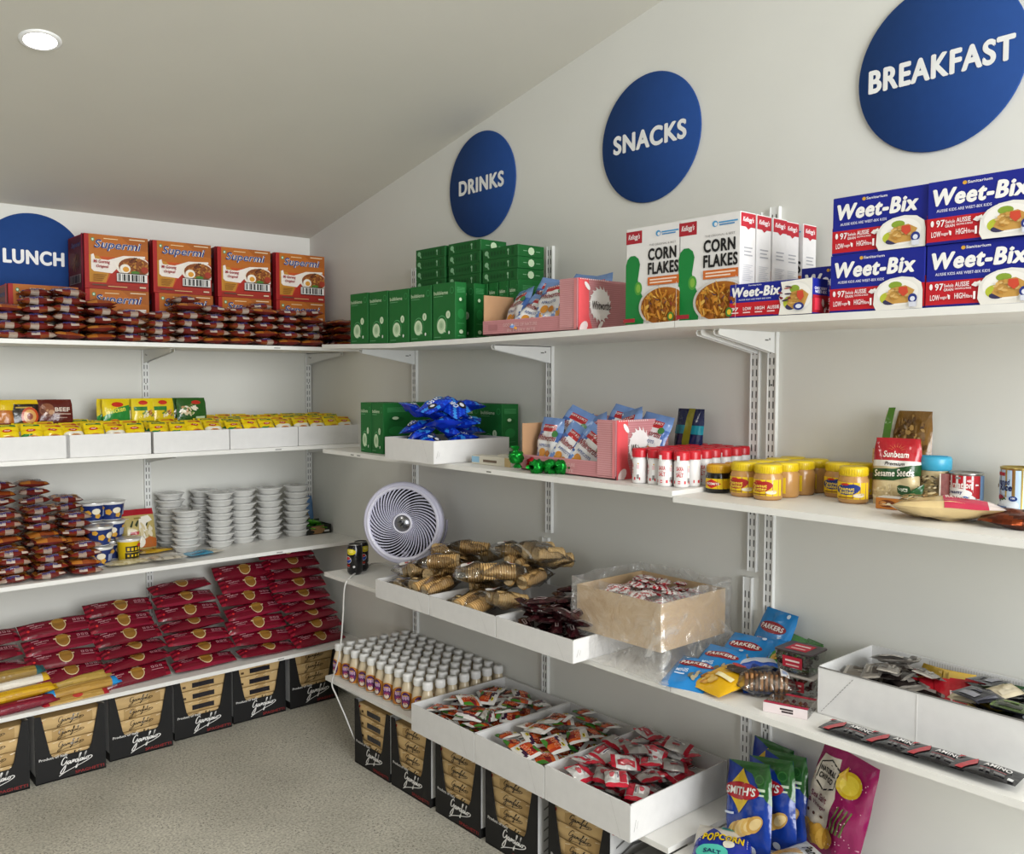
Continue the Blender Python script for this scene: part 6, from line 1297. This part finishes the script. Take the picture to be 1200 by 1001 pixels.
# ---- three trays of sachets
xb_ = -.475; by = [yat(xb_, 482, 860), yat(xb_, 556, 894), yat(xb_, 638, 934), yat(xb_, 739, 981)]
TN = ['white card tray of sauce sachets beside the sauce bottles', 'white card tray of sauce sachets, middle one on the lowest right shelf', 'white card tray of red and silver packets at the end of the lowest right shelf']
for k in range(3):
    Kind('cardboard_tray', 'tray', [(None, tray_mesh(by[k]-by[k+1]-.005, .45, (.10, .10, .108)[k]))]).put(TN[k], (xb_, (by[k]+by[k+1])/2, zs4+.0008), RZ)
def sauce(seed):
    pal = [['#dcd8d2', '#c9c4bd', '#b5b0a8'], ['#d9d5cf', '#3a1f3a', '#d0cbc4'], ['#2f6a2a', '#dcd8d2', '#4a1c26']][seed % 3]
    def colr(u, v): return '#dfdcd7' if (u < .12 or u > .88) else pal[int(v*4+seed+u*2) % 3] if v > .55 else ['#c4571f', '#b03a1c', '#7a1f22'][int(u*4+seed) % 3]
    def deco(D): D.text('SUPER', .18, .34, .6, .30, '#c8381c', .03, .15, 0, '#ecd9a0', .03); D.poly([(.1, .0), (.6, .0), (.4, .2), (.15, .16)], '#3f7a2a'); D.rect(.6, .72, .2, .12, '#d9c32a'); D.rect(.62, .75, .14, .05, '#2a2418')
    return packet_mesh('sauce_sachet', .088, .068, .016, colr, lambda u, v: '#d3d0cb', seed, 14, 10, 'film', deco, wob=.22)
SS = [Kind('sauce_sachet', 'sachet', [(None, sauce(s))]) for s in (1, 2, 3, 4)]
def edge(seed): return packet_mesh('sauce_sachet', .10, .035, .014, lambda u, v: ['#d9d6d2', '#5a2436', '#2f5a2a', '#c9c5bf'][int(v*4+u*2+seed) % 4], '#cfccc7', seed, 12, 7, wob=.2)
SE = [Kind('sauce_sachet', 'sachet', [(None, edge(s))]) for s in (6, 7)]
heap(by[0]-by[1]-.02, .44, zs4+.025, 74, SS+SE, lambda i, k: 'white orange and green sachet in the tray next to the sauce bottles', 'sachets in the first lowest tray', (xb_+.005, (by[0]+by[1])/2), RZ, 14, .01, 21, 10, .004)
heap(by[1]-by[2]-.02, .44, zs4+.026, 58, SS, lambda i, k: 'white orange and green sachet in the middle tray of the lowest shelf', 'sachets in the middle lowest tray', (xb_+.005, (by[1]+by[2])/2), RZ, 15, .014, 22, 10, .004)
def redp(seed):
    def colr(u, v): return '#b51f33' if (u < .15 or u > .85) else '#c3c0bc' if (seed+int(u*2)) % 2 else '#aeaaa6'
    def deco(D):
        if seed == 1: D.rect(.2, .1, .6, .36, '#a8343f'); D.rect(.3, .2, .4, .08, '#d9b5b5')
        elif seed == 2: D.rect(.15, .62, .7, .3, '#b02a3a'); D.rect(.28, .2, .44, .2, '#dcdad7')
        D.rect(.25, .48, .5, .12, '#dedcd9'); D.rect(.3, .51, .35, .05, '#5a5068'); D.ell(.5, .3, .14, .1, '#b8555c')
    return packet_mesh('silver_packet', .088, .068, .026, colr, lambda u, v: '#b0263a' if (u < .3) else '#bdb9b6', seed, 14, 10, 'foil' if seed == 3 else 'film', deco, wob=.3)
RP = [Kind('silver_packet', 'packet', [(None, redp(s))]) for s in (1, 2, 3)]
heap(by[2]-by[3]-.02, .44, zs4+.02, 56, RP, lambda i, k: 'red and silver packet in the end tray of the lowest right shelf', 'red and silver packets', (xb_+.005, (by[2]+by[3])/2), RZ, 15, .014, 23, 10, .006)
# ---- chip bags on the low board at the right
def d_smith(D):
    D.poly([(.0, 1), (1, 1), (1, .55), (.55, .95)], '#2a5f2a'); D.ell(.80, .82, .1, .055, '#3f7a3a'); D.ell(.80, .82, .075, .04, '#2a5f2a'); D.rect(.72, .70, .2, .03, '#cfe0c4'); D.rect(.74, .65, .16, .02, '#cfe0c4')
    D.poly([(.42, .92), (.72, .68), (.42, .44), (.12, .68)], '#d9b51f'); D.ell(.43, .68, .40, .095, '#a8202a', 26); D.ell(.43, .68, .37, .08, '#b8242e', 26); D.text("SMITH'S", .10, .635, .66, .09, '#f1ece6', .04, .1)
    for k in range(5): D.ell(.3+.11*k, .25+.025*k, .17, .085, ['#d9b266', '#c99c4e', '#e0bd78'][k % 3], 18, rot=20); D.ell(.32+.11*k, .255+.025*k, .13, .055, '#e3c78c', 16, rot=20)
    D.rect(.1, .42, .2, .025, '#c9d3e6'); D.ell(.65, .08, .08, .04, '#dfe5f0'); D.ell(.1, .1, .05, .04, '#dfe5f0')
SM = [Kind('chip_bag', 'chip bag', [(None, chip('chip_bag', .242, .15, .055, '#173a94', d_smith, s, puff=.5))]) for s in (101, 102)]
for k, (px, x, lean, turn, roll) in enumerate(((878, -.225, 75, -2, -12), (905, -.155, 77, 0, -11), (920, -.095, 79, -3, -8), (903, -.05, 84, -6, 0))):
    SM[k % 2].put(['blue potato chip bag standing, front one of the row', 'blue potato chip bag standing second in the row', 'blue potato chip bag standing third in the row', 'blue potato chip bag at the back against the wall'][k], (x, yat(x, px, 925), zs5+.122), rot3(('Z', 90), ('X', lean), ('Y', roll), ('Z', -90+turn)), 'blue chip bags')
def d_ncc(D):
    D.poly([(.05, .3), (.02, .62), (.1, .9), (.4, .92), (.52, .6), (.45, .28)], '#c9bfae'); D.poly([(.1, .66), (.1, .83), (.28, .89), (.46, .83), (.46, .66), (.28, .6)], '#2a2620'); D.poly([(.115, .672), (.115, .82), (.28, .875), (.445, .82), (.445, .672), (.28, .615)], '#d3cabb'); D.text('NATURAL', .13, .755, .30, .05, '#2a2620', .05); D.text('CHIP CO', .14, .69, .28, .05, '#2a2620', .05)
    D.text('Sea Salt', .12, .52, .30, .055, '#6a2a3a', .03); D.text('& Vinegar', .1, .445, .34, .055, '#6a2a3a', .03)
    for k in range(3): D.ell(.14+.11*k, .38, .025, .015, '#5a3a2a')
    D.ell(.66, .76, .2, .11, '#c9a81f', 20); D.ell(.66, .76, .15, .08, '#dcc23a', 18); D.poly([(.45, .8), (.56, .9), (.6, .78)], '#c9a022')
    for k in range(6): D.ell(.1+.085*k, .20+.02*(k % 2), .1, .095, ['#b8892e', '#c99c40', '#a97a24'][k % 3], 16, rot=70)
    for k in range(4): D.poly([(.55+.05*k, .32), (.62+.06*k, .56), (.64+.06*k, .56), (.575+.05*k, .32)], '#5f6a34')
    r = random.Random(4)
    for _ in range(30): D.ell(r.uniform(.5, .95), r.uniform(.1, .95), .008, .006, '#d9a9b8', 6)
thing('chip_bag', 'magenta and cream potato chip bag leaning against the wall at the right', 'chip bag', (-.085, yat(-.085, 983, 935), zs5+.150), rot3(('Z', 90), ('X', 82), ('Y', 9), ('Z', -90-4)), None, chip('chip_bag', .305, .178, .075, '#8a1550', d_ncc, 105, puff=.5, wob=.26))
def d_pane(D):
    D.rect(0, 0, 1, .34, '#6f94c4')
    for k in range(6): D.rect(.16*k, 0, .07, .34, '#4a74b0')
    for k in range(3): D.rect(0, .05+.1*k, 1, .045, '#9db8da')
    D.text('Pane', .32, .80, .42, .13, '#2a2622', .04, .2); D.rect(.5, .40, .45, .09, '#2f8fc9')
    for k in range(4): D.poly([(.05+.04*k, .40), (.08+.04*k, .40), (.32+.06*k, .75), (.28+.06*k, .75)], '#b98f4a')
    D.poly([(.62, .55), (.78, .68), (.82, .64), (.7, .52)], '#8a8a2a'); D.rect(.45, .55, .12, .1, '#b9bdc2')
thing('breadstick_bag', 'white and blue breadstick bag lying before the magenta chip bag', 'snack bag', (-.265, yat(-.265, 926, 985), zs5+.03), rot3(('Z', 90), ('X', 18), ('Z', -90-26)), None, chip('breadstick_bag', .19, .135, .045, '#d3d6da', d_pane, 106))
def d_pop(D):
    D.rect(0, .55, 1, .45, '#c9c2b6'); D.poly([(0, .5), (.3, .9), (.6, .6), (1, .95), (1, .4), (.5, .3)], '#1d2f8f'); D.text('POPCORN', .14, .56, .74, .17, '#e3c21f', .05, .15, 0, '#23202a', .04); D.ell(.35, .35, .28, .14, '#4fb8a4'); D.text('SALT', .2, .31, .3, .08, '#1d2f5f', .04); D.rect(.45, .86, .4, .08, '#3fb0a0'); D.text('SEA SALT', .48, .875, .34, .05, '#1d2f6f', .02); D.rect(.7, .1, .3, .2, '#a8304a'); D.ell(.62, .5, .1, .07, '#dfd8c6')
thing('popcorn_bag', 'navy and teal popcorn bag lying at the edge below the chip bags', 'snack bag', (-.335, yat(-.335, 846, 992), zs5+.03), rot3(('Z', 90), ('X', 12), ('Z', -90+30)), None, chip('popcorn_bag', .19, .15, .05, '#1d2f8f', d_pop, 107))
thing('chocolate_block', 'purple block corner just showing at the bottom edge of the picture', 'chocolate', (-.10, yat(-.10, 1092, 1003)-.03, zs5+.001), RZ+.1, None, long_box(.09, .08, .012, '#5a1a86', None, 'chocolate_block'))
